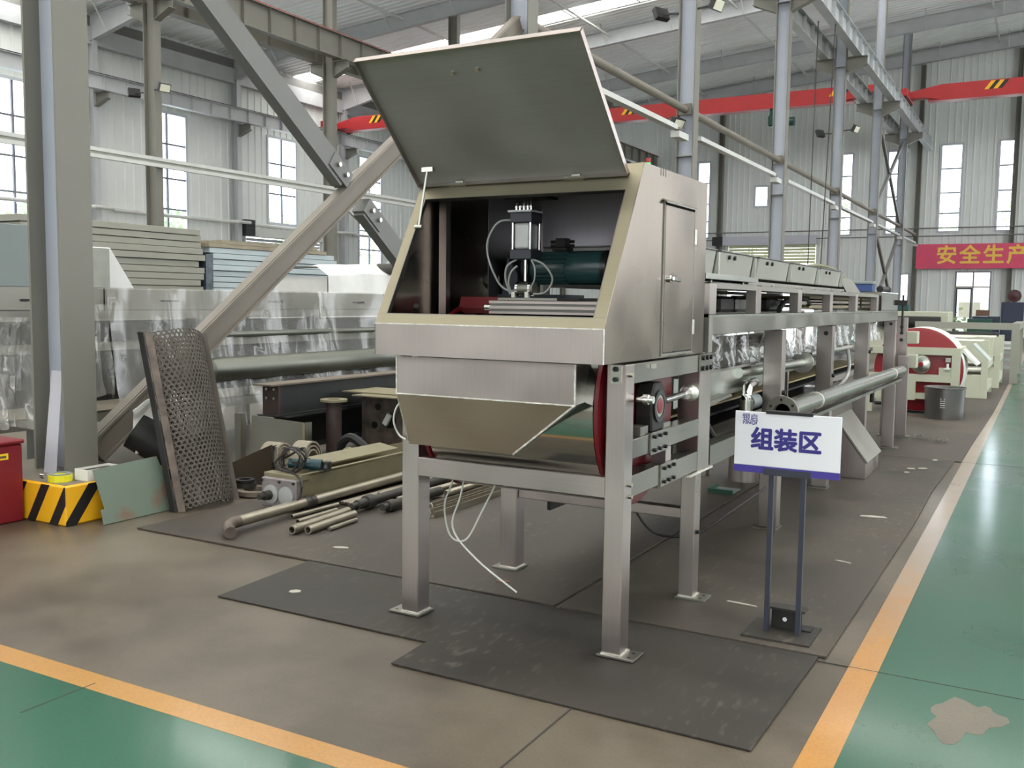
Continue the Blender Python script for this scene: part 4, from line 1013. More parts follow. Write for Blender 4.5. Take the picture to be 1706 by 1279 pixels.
ob('air_hose', G().tube([(cm-0.02,cyy-0.045,1.66),(cm-0.05,cyy-0.05,1.63),(cm-0.068,cyy-0.04,1.58),(cm-0.06,cyy-0.02,1.53)],0.005,8), 'clear_hose', pc)
ob('air_hose', G().tube([(cx1-0.01,cyy-0.03,1.69),(cx1+0.05,cyy-0.02,1.665),(cx1+0.085,cyy,1.60),(cx1+0.05,cyy,1.54),(cx1,cyy-0.03,1.53)],0.005,8), 'clear_hose', pc)
ob('air_hose', G().tube([(cx1-0.005,cyy-0.04,1.685),(cx1+0.018,cyy-0.05,1.65),(cx1+0.018,cyy-0.05,1.60),(cx1,cyy-0.04,1.57)],0.004,8), 'clear_hose', pc)
mo = part('electric_motor', fr, 'dark teal electric motor lying across the enclosure')
my, mz = 4.25, 1.660
ob('fan_cowl', G().lathe((-2.045,my,mz),(1,0,0),[(0,0.080),(0.004,0.084),(0.185,0.084)],36), 'dark_teal', mo)
ob('cowl_end', G().lathe((-1.860,my,mz),(1,0,0),[(0,0.085),(0.03,0.085),(0.042,0.07),(0.045,0.03)],36), 'black_gloss', mo)
ob('motor_frame', G().cyl((-2.24,my,mz),(-2.046,my,mz),0.070,28), 'dark_teal', mo)
for i in range(22):
    a = 2*math.pi*i/22; c = Vector((0,math.cos(a),math.sin(a)))
    ob('cooling_fin', G().bar(Vector((-2.235,my,mz))+c*0.075,Vector((-2.05,my,mz))+c*0.075,0.003,0.014,tuple(c)), 'dark_teal', mo)
ob('terminal_box', G().box(-2.13,-2.05,my-0.045,my+0.03,mz+0.082,mz+0.10).box(-2.118,-2.062,my-0.035,my+0.02,mz+0.10,mz+0.145), 'black_iron', mo, bevel=0.003)
for x in (-2.14,-2.04):
    for z in (0.108,0.128): ob('cable_gland', G().cyl((x-0.012,my-0.01,mz+z),(x+0.012,my-0.01,mz+z),0.008,8), 'black_iron', mo)
ob('gear_flange', G().cyl((-2.275,my,mz),(-2.241,my,mz),0.095,28), 'black_iron', mo)
ob('pillow_plate', G().prism([(-2.395,my-0.08,1.515),(-2.30,my-0.08,1.515),(-2.30,my-0.08,1.63),(-2.36,my-0.08,1.72)],(0,0.16,0)), 'blue_black', mo, bevel=0.003)
ob('base_foot', G().box(-2.42,-2.02,my-0.11,my+0.10,1.515,1.53), 'blue_black', mo)
ob('pulley', G().lathe((-2.44,my-0.09,1.60),(0,-1,0),[(0,0.045),(0.01,0.05),(0.02,0.03),(0.03,0.022),(0.05,0.02)],22), 'cast_iron', mo)
mb = part('motor_bed', fr, 'steel bed plate under the teal motor')
ob('bed_plate', G().box(-2.50,-1.50,4.10,4.40,1.500,1.5145), 'black_iron', mb)
ob('bed_beam', G().box(-2.58,-1.50,4.36,4.46,1.42,1.4995), 'green_motor', mb)

# hoses hanging round the frame
def hose(name, pts, r, mat, label, cat='hose', group=None, parent=None):
    if parent is not None: return ob(name, G().tube(pts, r, 8), mat, parent, label=label)
    return ob(name, G().tube(pts, r, 8), mat, org=pts[0], label=label, cat=cat, group=group)
hose('white_hose', [(-2.54,3.66,1.04),(-2.60,3.60,1.02),(-2.635,3.60,0.94),(-2.62,3.62,0.87),(-2.575,3.615,0.85)], 0.0045, 'white_hose', 'white hose looping out left of the hopper', parent=fr)
hose('white_hose', [(-2.35,3.75,0.9),(-2.40,3.75,0.66),(-2.48,3.80,0.52),(-2.46,3.82,0.37),(-2.37,3.82,0.36),(-2.30,3.85,0.50),(-2.22,3.9,0.70),(-2.16,3.9,0.88)], 0.0045, 'white_hose', 'white hose hanging in a loop below the front cross bar', parent=fr)
hose('white_hose', [(-2.30,3.76,0.9),(-2.36,3.76,0.60),(-2.42,3.78,0.42),(-2.30,3.80,0.28),(-2.10,3.84,0.14)], 0.0045, 'white_hose', 'white hose trailing below the front cross bar with loose end', parent=fr)
hose('black_cable', [(-1.98,4.9,0.50),(-1.93,4.9,0.34),(-1.82,4.95,0.22),(-1.62,5.0,0.24),(-1.50,5.2,0.33),(-1.40,5.6,0.42)], 0.007, 'black_rubber', 'black cable sagging behind the front right leg', 'cable')
# ------------------------------------------------------------------ long conveyor behind the enclosure
cv = thing('conveyor_line', (-2.05,8.2,0.012), 'long stainless conveyor frame running away behind the enclosure', 'conveyor')
ob('main_beam', G().box(-1.56,XR-0.003,4.765,8.02,1.336,1.427), 'steel_y', cv, bevel=0.003)
ob('main_beam', G().box(-1.56,XR-0.003,8.023,11.67,1.332,1.425), 'steel_y', cv, bevel=0.003)
ob('beam_cap', G().box(-1.565,XR-0.001,4.70,4.762,1.25,1.44), 'steel_satin', cv)
ob('main_beam', G().box(-2.60,-2.53,4.70,11.67,1.336,1.427), 'steel_y', cv)
ob('top_ledge', G().box(-1.60,XR-0.006,4.70,11.67,1.4275,1.440), 'galvanised', cv)
for y in (6.28,7.93,9.70,11.55):
    l = ob('leg', G().box(-1.615,XR-0.006,y,y+0.10,0.0235,1.331), 'steel_v', cv, bevel=0.004)
    ob('foot_plate', G().box(-1.64,XR+0.0,y-0.03,y+0.13,0.0125,0.0225), 'steel_satin', l)
    ob('leg', G().box(-2.60,-2.50,y,y+0.10,0.0125,1.335), 'steel_v', cv)
    ob('cross_bar', G().box(-2.499,-1.616,y+0.02,y+0.08,0.55,0.61), 'steel_x', cv)
for y, z in ((7.93,1.27),(11.55,1.29)): ob('bolt_hole', G().cyl((-1.545,y-0.001,z),(-1.545,y+0.001,z),0.018,14), 'black_bolt', cv)
for y, z in ((6.33,0.92),(7.98,0.93),(9.75,1.05)): ob('bolt', G().cyl((XR-0.006,y,z),(XR+0.012,y,z),0.016,8), 'black_bolt', cv)
ob('low_rail', G().box(-1.57,XR-0.006,4.80,6.279,0.655,0.762), 'steel_y', cv)
# upper guard frame
PY = [4.72,5.60,6.68,7.78,8.92,10.12]
for i, y in enumerate(PY):
    ob('guard_post', G().box(-1.555,XR-0.006,y,y+0.11,1.4405,1.600), 'steel_v', cv, bevel=0.003)
    ob('guard_post', G().box(-2.50,-2.44,y,y+0.08,1.428,1.600), 'white_paint', cv)
for a, b in zip(PY, PY[1:]): ob('guard_rail', G().box(-1.555,XR-0.008,a+0.112,b-0.002,1.575,1.604), 'steel_satin', cv)
for a, b in zip(PY, PY[1:]): ob('guard_rail', G().box(-2.50,-2.45,a+0.082,b-0.002,1.575,1.604), 'steel_dark', cv)
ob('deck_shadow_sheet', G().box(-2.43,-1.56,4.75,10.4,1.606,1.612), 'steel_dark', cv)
ob('end_box', G().box(-2.40,XR-0.006,10.45,11.66,1.4405,1.635), 'steel_mirror', cv, bevel=0.006)
ob('slide_cover', G().box(-1.66,XR-0.012,4.66,5.65,1.622,1.650), 'galvanised', cv)
ob('slide_cover', G().box(-1.66,-1.56,5.66,8.72,1.6125,1.632), 'steel_satin', cv)
for k, (a, b) in enumerate(((4.60,5.08),(5.17,5.82),(5.97,6.75),(6.86,7.67),(7.82,8.64))):
    h = ob('hood_module', G().prism([(-1.60,a,1.652),(-1.60,b,1.652),(-1.58,b+0.0,1.782),(-1.58,a-0.0,1.782)],(-0.80,0,0)), 'module_grey', cv, bevel=0.004)
    ob('hood_lip', G().box(-2.38,-1.575,a-0.008,b+0.008,1.783,1.789), 'steel_dark', h)
    if k:
        for q in (0.24,0.40):
            y = a+(b-a)*q; ob('bolt', G().cyl((-1.585,y,1.755),(-1.571,y,1.755),0.012,8), 'black_bolt', h)
    ob('rib', G().box(-1.61,-1.57,b+0.012,b+0.045,1.652,1.775), 'galvanised', h)
for y in (4.9,5.5,6.2,6.9,7.5,8.1,8.6): ob('roller_wheel', G().cyl((-1.58,y,1.613),(-1.545,y,1.613),0.014,12), 'chrome', cv)
ob('chute_plate', G().prism([(-1.62,9.2,1.606),(-1.62,9.9,1.606),(-1.62,9.9,1.62),(-1.62,9.4,1.74),(-1.62,8.75,1.74)],(-0.5,0,0)), 'panel_cream', cv)
# clear curtains below the beam
for k, (a, b) in enumerate(((4.80,6.27),(6.39,7.92),(8.04,9.69),(9.81,11.54))):
    g = G(); nx, nz = 36, 6; rnd = random.Random(k)
    base = len(g.v)
    for j in range(nz+1):
        for i in range(nx+1):
            y = a+(b-a)*i/nx; z = 1.33-0.21*j/nz
            x = -1.66+0.035*math.sin(i*0.9+k*2+j*0.35)*(0.3+j/nz)+rnd.uniform(-0.008,0.008)
            g.v.append((x,y,z))
    for j in range(nz):
        for i in range(nx):
            p = j*(nx+1)+i; g.f.append((p,p+1,p+nx+2,p+nx+1))
    g.smooth = True
    ob('clear_curtain', g, 'clear_curtain', cv)
ob('inner_trough', G().box(-2.45,-1.72,4.80,11.5,0.98,1.02), 'steel_dark', cv)
ob('trough_edge', G().box(-1.72,-1.70,4.80,6.9,0.94,1.10), 'galvanised', cv)
ob('trough_lip', G().box(-1.72,-1.66,4.80,6.27,1.10,1.115), 'steel_y', cv)
ob('rear_guard', G().box(-2.46,-2.44,4.85,11.4,0.30,1.0), 'black_iron', cv)
ob('return_belt', G().box(-2.40,-1.80,4.85,11.4,0.80,0.815), 'black_rubber', cv)
ob('return_belt', G().box(-2.40,-1.80,4.85,11.4,0.86,0.872), 'belt_tan', cv)
ob('drip_tray', G().box(-2.45,-1.70,4.85,9.8,0.66,0.675), 'steel_y', cv)
ob('tray_wall', G().box(-1.715,-1.70,4.85,9.8,0.6755,0.775), 'steel_y', cv)
# contents seen between the guard posts
for k, (y, m) in enumerate(((5.0,'dark_teal'),(5.9,'black_iron'),(6.3,'steel_dark'),(7.1,'black_iron'))):
    ob('drive_unit', G().box(-2.2,-1.8,y,y+0.32,1.4405,1.545), m, cv, bevel=0.02)
for y0, y1, z, m in ((7.3,8.8,1.50,'steel_x'),(8.0,10.4,1.545,'belt_tan'),(8.0,10.4,1.51,'old_steel'),(8.0,10.4,1.47,'belt_tan')):
    ob('roller_bed', G().box(-2.35,-1.7,y0,y1,z,z+0.022), m, cv)
ob('wiring', G().tube([(-1.7,7.0,1.45),(-1.75,7.4,1.52),(-1.72,7.8,1.55),(-1.7,8.0,1.50)],0.02,8), 'black_rubber', cv)
ob('wiring', G().tube([(-1.75,6.55,1.58),(-1.72,6.35,1.50),(-1.74,6.5,1.45)],0.015,8), 'black_rubber', cv)
# tank and pipework under the conveyor
tk = part('pressure_tank', cv, 'polished steel tank lying under the conveyor')
ob('tank_shell', G().lathe((-1.86,6.2,1.155),(0,1,0),[(0,0.13),(1.25,0.13),(1.36,0.115),(1.42,0.07),(1.44,0.01)],32), 'steel_mirror', tk)
vp = part('valve_pipe', cv, 'galvanised pipe with a flange below the tank')
ob('pipe_run', G().cyl((-1.70,6.0,1.06),(-1.66,7.65,1.045),0.035,18), 'galvanised', vp)
ob('flange', G().ring((-1.66,7.64,1.045),(-1.66,7.67,1.045),0.085,0.02,24), 'zinc_bolt', vp)
ob('pipe_run', G().cyl((-1.70,8.05,1.09),(-1.64,9.6,1.10),0.03,16), 'galvanised', vp)
ob('pipe_stand', G().box(-1.73,-1.69,7.3,7.34,0.45,0.99).box(-2.2,-1.731,7.3,7.34,0.93,0.99), 'steel_v', vp)
bv = part('ball_valve', cv, 'chrome elbow valve with an olive hose under the conveyor')
ob('elbow', G().tube([(-1.66,6.25,0.985),(-1.63,6.0,0.98),(-1.62,5.93,0.94),(-1.62,5.92,0.86)],0.032,12), 'chrome', bv)
ob('valve_body', G().cyl((-1.62,5.92,0.80),(-1.62,5.92,0.90),0.042,16), 'zinc_bolt', bv)
ob('solenoid', G().cyl((-1.64,6.02,0.87),(-1.64,6.20,0.87),0.05,18), 'grey_box', bv)
ob('hose_run', G().tube([(-1.62,5.92,0.80),(-1.62,5.94,0.70),(-1.66,5.98,0.58),(-1.72,6.1,0.50)],0.020,10), 'hose_olive', bv)
hose('black_hose', [(-1.56,4.80,0.93),(-1.58,4.98,0.86),(-1.60,5.25,0.72),(-1.60,5.55,0.62),(-1.58,5.9,0.55),(-1.56,6.1,0.52)], 0.018, 'black_rubber', 'thick black hose sagging beside the rear post of the frame', parent=cv)
hose('clear_hose', [(-1.62,9.35,1.08),(-1.60,9.35,0.95),(-1.60,9.25,0.84),(-1.62,8.9,0.76),(-1.66,8.4,0.76)], 0.016, 'clear_hose', 'pale hose looping down between the far conveyor legs', parent=cv)
tb = part('drilled_bracket', cv, 'thin drilled steel strip under the conveyor')
ob('strip', G().prism([(-1.66,5.02,0.90),(-1.66,5.75,0.935),(-1.66,5.72,0.95),(-1.66,5.0,0.93)],(-0.2,0,0)), 'steel_satin', tb)
# toolbox and clutter on top
tl = thing('toolbox', (-1.75,10.7,1.636), 'blue toolbox with grey lid on the conveyor end box', 'toolbox')
ob('box_body', G().box(-1.95,-1.62,10.62,10.82,1.636,1.715), 'tool_blue', tl, bevel=0.006)
ob('box_lid', G().box(-1.955,-1.615,10.615,10.825,1.7155,1.75), 'grey_box', tl, bevel=0.006)
gr = thing('angle_grinder', (-1.6,11.2,1.636), 'dark power tool lying beside the blue toolbox', 'power tool')
ob('tool_body', G().cyl((-1.60,11.0,1.672),(-1.60,11.45,1.672),0.035,14), 'black_rubber', gr)
ob('tool_head', G().lathe((-1.60,11.50,1.637),(0,0,1),[(0,0.05),(0.05,0.05),(0.07,0.03)],18), 'black_iron', gr)
hose('black_hose', [(-1.75,8.0,1.80),(-1.73,8.4,1.83),(-1.70,9.0,1.81),(-1.70,9.5,1.74),(-1.72,9.75,1.65),(-1.74,9.9,1.622)], 0.014, 'hose_olive', 'olive hose arching over the last hood module', parent=cv)

# ------------------------------------------------------------------ long round pipe on stands
lpz = thing('long_pipe', (-1.40,8.7,0.72), 'long shiny galvanised pipe with a ring flange beside the conveyor', 'pipe')
PA, PB = Vector((-1.40,5.97,0.835)), Vector((-1.40,11.45,0.775))
ob('pipe_tube', G().ring(PA,PB,0.056,0.050,32), 'galvanised', lpz)
ob('flange', G().ring((-1.40,5.93,0.8355),(-1.40,5.969,0.835),0.098,0.052,36), 'steel_satin', lpz)
for i in range(6):
    a = math.pi*2*i/6+0.6; ob('bolt_hole', G().cyl((-1.40+0.077*math.cos(a),5.9295,0.8355+0.077*math.sin(a)),(-1.40+0.077*math.cos(a),5.931,0.8355+0.077*math.sin(a)),0.009,10), 'black_bolt', lpz)
for f in (0.17,0.86):
    c = PA.lerp(PB,f); ob('strap', G().ring(c,c+Vector((0,0.018,0)),0.061,0.0565,28), 'weld', lpz)
ob('angle_support', G().prism([(-1.43,6.5,0.745),(-1.43,11.3,0.700),(-1.43,11.3,0.675),(-1.43,6.5,0.720)],(0.06,0,0)), 'steel_y', lpz)
for y, zt in ((10.58,0.682),(11.58,0.93)):
    l = ob('leg', G().box(-1.46,-1.345,y,y+0.08,0.0235,zt), 'steel_v', lpz, bevel=0.003)
    ob('foot_plate', G().box(-1.475,-1.30,y-0.03,y+0.11,0.0125,0.0225), 'steel_satin', l)
ob('valve_stub', G().cyl((-1.385,9.35,0.60),(-1.385,9.35,0.715),0.02,12).cyl((-1.36,9.35,0.60),(-1.30,9.35,0.60),0.016,10), 'black_iron', lpz)
# post with block behind the pipe end
sf = thing('side_column', (-1.40,12.1,0.012), 'stainless post with a blocked bracket past the conveyor end', 'post')
ob('post_tube', G().box(-1.53,-1.42,11.95,12.05,0.0125,1.36), 'steel_v', sf)
ob('bracket_box', G().box(-1.415,-1.30,11.9,12.1,1.06,1.20).box(-1.415,-1.30,11.9,12.1,0.78,0.93), 'cream_paint', sf, bevel=0.004)
ob('thread_bar', G().cyl((-1.47,11.9,1.2),(-1.47,11.9,1.62),0.012,10).box(-1.53,-1.42,11.86,11.94,1.50,1.56), 'black_iron', sf)
for z in (1.25,1.18,1.10): ob('nut', G().cyl((-1.475,11.945,z),(-1.475,11.92,z),0.02,8), 'black_bolt', sf)

# ------------------------------------------------------------------ floor items behind the sign
cu = thing('steel_bin', (-1.42,9.0,0.012), 'stainless bin with a slanted top lid behind the sign', 'bin')
Q = [(-1.56,8.55,0.0125),(-1.295,8.55,0.0125),(-1.295,8.55,0.150),(-1.56,8.55,0.505)]
ob('bin_body', G().prism(Q,(0,0.72,0)), 'steel_v', cu, bevel=0.003)
ob('slanted_lid', G().prism([(-1.285,8.53,0.148),(-1.275,8.53,0.160),(-1.555,8.53,0.535),(-1.565,8.53,0.523)],(0,0.77,0)), 'steel_satin', cu)
pb = thing('steel_bucket', (-2.17,7.9,0.012), 'plain stainless round tub under the low rail left of the sign', 'bucket')
ob('tub_wall', G().lathe((-2.17,7.95,0.0125),(0,0,1),[(0,0.135),(0.30,0.135),(0.305,0.13),(0.30,0.127),(0.02,0.127)],40), 'steel_v', pb)
gb = thing('tool_tray', (-2.15,7.38,0.012), 'flat dark green tray on the mat behind the right machine leg', 'tray')
ob('tray_base', G().box(-2.26,-2.08,7.28,7.52,0.0125,0.018), 'grey_box', gb)
ob('tray_rim', G().box(-2.27,-2.07,7.265,7.28,0.0125,0.045).box(-2.275,-2.26,7.28,7.52,0.0125,0.045), 'green_box', gb)
bk = thing('steel_bucket', (-1.14,13.9,0.012), 'big stainless bucket with a raised stripe scale below the red drum', 'bucket')
ob('bucket_wall', G().lathe((-1.14,13.85,0.0125),(0,0,1),[(0,0.235),(0.40,0.25),(0.405,0.262),(0.415,0.262),(0.42,0.25),(0.40,0.244),(0.02,0.228)],40), 'steel_dark', bk)
for k in range(7): ob('scale_mark', G().box(-1.172,-1.115,13.612-0.006,13.612+0.004,0.17+k*0.028,0.18+k*0.028), 'weld', bk)
sw = thing('swarf_strip', (-1.1,11.45,0.012), 'strip of tangled metal swarf lying on the far mat', 'swarf')
rnd = random.Random(3)
g = G()
for k in range(60):
    x = -1.27+0.42*k/60; y = 11.55-0.35*k/60+rnd.uniform(-0.05,0.05); z = 0.02+rnd.uniform(0,0.035)
    g.bar((x,y,z),(x+rnd.uniform(-0.04,0.04),y+rnd.uniform(-0.03,0.03),z+rnd.uniform(-0.006,0.02)),0.006,0.006)
o = ob('swarf_curls', g, 'swarf', sw); o['kind'] = 'stuff'
# ------------------------------------------------------------------ red drum machine and cream frames
rd = thing('red_drum_machine', (-1.35,14.9,0.012), 'big red drum with a white rim in a cream frame', 'drum machine')
Yd = 14.2
CX, CZ, CR = -1.535, 0.62, 0.575
ob('drum_face', G().lathe((CX,14.28,CZ),(0,1,0),[(0,CR-0.03),(0.02,CR),(0.03,CR)],64), 'red_paint', rd)
ob('drum_rim', G().lathe((CX,14.311,CZ),(0,1,0),[(0,CR+0.004),(0.75,CR+0.004)],64), 'white_plastic', rd)
f = G()
f.box(-2.3,-1.0,Yd,Yd+0.07,0.83,0.93)                # top rail
f.box(-1.105,-1.0,Yd,Yd+0.07,0.30,0.829)             # post
f.box(-2.3,-1.106,Yd,Yd+0.07,0.46,0.56)              # mid
f.box(-2.3,-1.545,Yd,Yd+0.07,0.20,0.459)
f.box(-1.544,-1.0,Yd,Yd+0.07,0.22,0.30)
f.box(-1.26,-1.106,Yd+0.0,Yd+0.07,0.561,0.66)
ob('frame_front', f, 'cream_paint', rd)
ob('frame_side', G().box(-1.06,-1.0,Yd+0.071,15.3,0.83,0.93).box(-1.06,-1.0,Yd+0.071,15.3,0.30,0.42).box(-1.06,-1.0,15.2,15.3,0.42,0.83).box(-1.06,-1.0,15.2,15.3,0.0125,0.30), 'cream_paint', rd)
ob('leg', G().box(-2.2,-2.1,15.2,15.3,0.0125,0.83), 'cream_paint', rd); ob('leg', G().box(-2.2,-2.1,Yd,Yd+0.07,0.0125,0.2), 'cream_paint', rd)
ob('hand_wheel', G().lathe((-1.485,Yd-0.002,0.70),(0,-1,0),[(0,0.12),(0.015,0.125),(0.03,0.115),(0.05,0.05)],32), 'galvanised', rd)
ob('wheel_hub', G().lathe((-1.485,Yd-0.052,0.70),(0,-1,0),[(0,0.035),(0.03,0.03)],16), 'red_paint', rd)
ob('gauge_block', G().box(-1.18,-1.115,Yd-0.02,Yd-0.001,0.74,0.80), 'zinc_bolt', rd)
ob('grease_cup', G().cyl((-1.15,Yd-0.02,0.66),(-1.15,Yd-0.02,0.72),0.016,10).box(-1.19,-1.12,Yd-0.04,Yd-0.001,0.64,0.662), 'white_paint', rd)
ob('paper_stack', G().prism([(-1.02,14.6,0.93),(-0.80,14.6,0.70),(-0.82,14.6,0.68),(-1.04,14.6,0.90)],(0,0.5,0)), 'white_paint', rd)
ob('paper_stack', G().prism([(-0.92,15.3,0.96),(-0.70,15.3,0.73),(-0.72,15.3,0.71),(-0.94,15.3,0.94)],(0,0.6,0)), 'pale_cabinet', rd)
for k, (y, x1, lb) in enumerate(((17.2,-0.80,'cream side frame of a roller unit behind the red drum'), (19.6,-0.72,'second cream roller frame farther behind the red drum'))):
    t = thing('cream_frame', (-1.2,y,0.012), lb, 'machine frame', 'cream machine frames')
    g = G().box(x1-0.10,x1,y,y+0.08,0.0125,0.95).box(x1-0.45,x1-0.101,y,y+0.06,0.60,0.94).box(x1-0.45,x1-0.101,y,y+0.06,0.0125,0.38).box(x1-0.1,x1,y+0.081,y+1.4,0.5,0.60).box(x1-0.1,x1,y+1.401,y+1.48,0.0125,0.95).box(x1-0.1,x1,y+0.081,y+1.4,0.12,0.26)
    ob('side_frame', g, 'cream_paint', t)
    for z in (0.42,0.9): ob('roller', G().cyl((x1-1.4,y+0.6,z),(x1-0.101,y+0.6,z),0.06,18), 'zinc_bolt', t)
gt = thing('gantry_frame', (-1.4,21.0,0.012), 'tall grey portal frame across the far end of the mat', 'portal frame')
g = G().box(-0.60,-0.46,21.0,21.14,0.0125,1.18).box(-2.35,-0.601,21.0,21.14,1.05,1.18).box(-2.35,-2.21,21.0,21.14,0.0125,1.049).box(-0.60,-0.46,21.141,24,1.05,1.18).box(-0.60,-0.46,24.001,24.14,0.0125,1.18)
ob('portal', g, 'panel_cream', gt)
for z in (0.25,0.42,0.56,0.70): ob('step_rail', G().box(-1.35,-0.62,21.5,21.56,z,z+0.05), 'pale_cabinet', gt)
ob('roller', G().cyl((-2.1,22,0.88),(-0.9,22,0.88),0.10,18), 'black_rubber', gt)
ob('roller', G().cyl((-2.1,22.3,0.68),(-0.9,22.3,0.68),0.12,18), 'cream_paint', gt)
ob('control_box', G().box(-0.98,-0.86,22.2,22.5,0.55,0.95), 'navy_cabinet', gt)
ob('white_box', G().box(-0.84,-0.62,22.2,22.5,0.62,0.78), 'white_paint', gt)
# far benches along the end wall
bn = thing('work_bench', (-4.4,33,0.0), 'long cream machine housing in front of the end wall under the banner', 'machine housing')
ob('housing_body', G().box(-5.2,-2.6,31.5,33,0.0,1.32), 'cream_paint', bn, bevel=0.02)
ob('housing_end', G().box(-5.75,-5.21,32.2,33.5,0.0,1.45), 'pale_cabinet', bn, bevel=0.04)
ob('dark_roller', G().cyl((-4.9,31.3,1.0),(-2.8,31.3,1.0),0.18,18), 'black_rubber', bn)
for (x, y, z0, w_, d_, h_, m, nm, lb, ct_) in (
    (-4.05,32.2,1.321,0.55,0.4,0.22,'green_motor','gear_unit','green gear unit on the cream machine housing','gear unit'),
    (-4.55,32.2,1.321,0.12,0.12,0.72,'maroon','upright_tank','thin maroon upright tank on the cream machine housing','tank'),
    (-4.88,32.2,1.321,0.36,0.4,0.34,'grey_box','instrument_panel','grey instrument panel on the cream machine housing','panel'),
    (-2.45,48.5,0,1.1,0.6,1.05,'navy_cabinet','tool_cabinet','navy tool cabinet below the glazed door','cabinet'),
    (-1.40,48.5,0,0.9,0.6,1.7,'navy_cabinet','machine_cabinet','taller navy machine cabinet right of the glazed door','cabinet'),
    (-2.6,46.9,0,1.0,0.5,0.95,'green_box','parts_cabinet','green parts cabinet in front of the navy cabinets','cabinet'),
    (-2.6,48.5,1.06,0.55,0.3,0.28,'wood_brown','carton_box','brown carton on the navy tool cabinet','carton'),
    (-6.2,40,0,0.7,0.4,1.9,'pale_cabinet','wall_cabinet','pale grey control cabinet near the end wall column','cabinet')):
    t = thing(nm, (x,y,z0), lb, ct_)
    ob('cabinet_body', G().box(x-w_/2,x+w_/2,y-d_/2,y+d_/2,z0,z0+h_), m, t, bevel=0.015)
    ob('cabinet_face', G().box(x-w_*0.4,x+w_*0.4,y-d_/2-0.012,y-d_/2-0.001,z0+h_*0.15,z0+h_*0.85), m, t, bevel=0.004)
fan = thing('wheel_gauge', (-1.35,48.5,1.702), 'round brown abrasive wheel standing on the taller navy cabinet', 'wheel')
ob('wheel_disc', G().lathe((-1.35,48.4,1.98),(0,-1,0),[(0,0.28),(0.06,0.28),(0.065,0.12),(0.08,0.1)],28), 'maroon', fan)
pl_ = thing('potted_plant', (-3.8,45.5,0.0), 'dark leafy pot plant in front of the glazed door', 'plant')
ob('pot', G().lathe((-3.8,45.5,0.0),(0,0,1),[(0,0.2),(0.5,0.28)],18), 'black_iron', pl_)
rnd = random.Random(5); g = G()
for _ in range(160):
    c = Vector((-3.8+rnd.gauss(0,0.32),45.5+rnd.gauss(0,0.2),0.75+rnd.gauss(0,0.18))); a = Vector((rnd.gauss(0,1),rnd.gauss(0,1),rnd.gauss(0,1))).normalized(); b = a.orthogonal(); s = 0.12
    g.quad(c-a*s,c+b*s*0.5,c+a*s,c-b*s*0.5)
o = ob('foliage', g, 'leaf', pl_, smooth='keep'); o['kind'] = 'stuff'

sgl = thing('signal_tower', (-1.96,5.02,1.79), 'small red and green signal light peeping over the hood roof', 'signal light')
ob('tower_base', G().cyl((-1.960,5.02,1.7895),(-1.960,5.02,2.215),0.010,10), 'black_iron', sgl)
ob('lens', G().cyl((-1.960,5.02,2.216),(-1.960,5.02,2.238),0.014,14), 'red_paint', sgl)
ob('lens', G().cyl((-1.960,5.02,2.239),(-1.960,5.02,2.261),0.014,14), 'green_led', sgl)
ob('lens', G().cyl((-1.960,5.02,2.262),(-1.960,5.02,2.285),0.014,14), 'crane_red', sgl)
# ------------------------------------------------------------------ hazard block, bin and small things at the near column
def clip_stripe(W, H, u0, wd, slope):
    """parallelogram stripe clipped to the W x H face; returns polygon (u,v)"""
    poly = [(u0,0),(u0+wd,0),(u0+wd+slope*H,H),(u0+slope*H,H)]
    for lim, sgn in ((0,1),(W,-1)):
        out = []
        for (a, b) in zip(poly, poly[1:]+poly[:1]):
            da, db = sgn*(a[0]-lim), sgn*(b[0]-lim)
            if da >= 0: out.append(a)
            if (da >= 0) != (db >= 0):
                t = da/(da-db); out.append((a[0]+(b[0]-a[0])*t, a[1]+(b[1]-a[1])*t))
        poly = out
        if len(poly) < 3: return None
    return poly
blk = thing('bollard_block', (-6.0,4.35,0), 'yellow and black striped concrete block round the big column foot', 'block')
bx0, bx1, by0, by1, bh = -6.62, -5.475, 3.92, 4.80, 0.268
ob('block_body', G().box(bx0,bx1,by0,by1,0.0,bh), 'hazard_yellow', blk, bevel=0.012)
ob('block_top', G().box(bx0+0.015,bx1-0.015,by0+0.015,by1-0.015,bh,bh+0.002), 'brace_paint', blk)
W = bx1-bx0
for u0 in (0.03,0.27,0.51,0.745,0.975):
    p = clip_stripe(W, bh-0.01, u0, 0.085, 0.62)
    if p: ob('stripe', G().prism([(bx0+u,by0-0.0015,v+0.003) for u,v in p],(0,0.0012,0)), 'hazard_black', blk)
W = by1-by0
for u0 in (-0.02,0.30,0.62):
    p = clip_stripe(W, bh-0.01, u0, 0.10, 0.75)
    if p: ob('stripe', G().prism([(bx1+0.0003,by0+u,v+0.003) for u,v in p],(0.0012,0,0)), 'hazard_black', blk)
tp = thing('tape_roll', (-5.62,4.01,0.27), 'yellow tape roll lying on the striped block', 'tape')
ob('roll_band', G().ring((-5.66,4.02,0.2705),(-5.66,4.02,0.315),0.075,0.04,28), 'tape_yellow', tp)
ob('tape_core', G().ring((-5.66,4.02,0.3155),(-5.66,4.02,0.322),0.07,0.045,28), 'grey_box', tp)
cb = thing('open_carton', (-5.53,4.22,0.27), 'small open white carton on the striped block', 'carton')
g = G().box(-5.62,-5.49,4.10,4.103,0.2705,0.345).box(-5.62,-5.49,4.357,4.36,0.2705,0.345).box(-5.62,-5.617,4.103,4.357,0.2705,0.345).box(-5.493,-5.49,4.103,4.357,0.2705,0.345).box(-5.617,-5.493,4.103,4.357,0.2705,0.273)
ob('carton_walls', g, 'carton', cb)
ob('contents', G().box(-5.615,-5.495,4.105,4.355,0.2735,0.33), 'black_iron', cb)
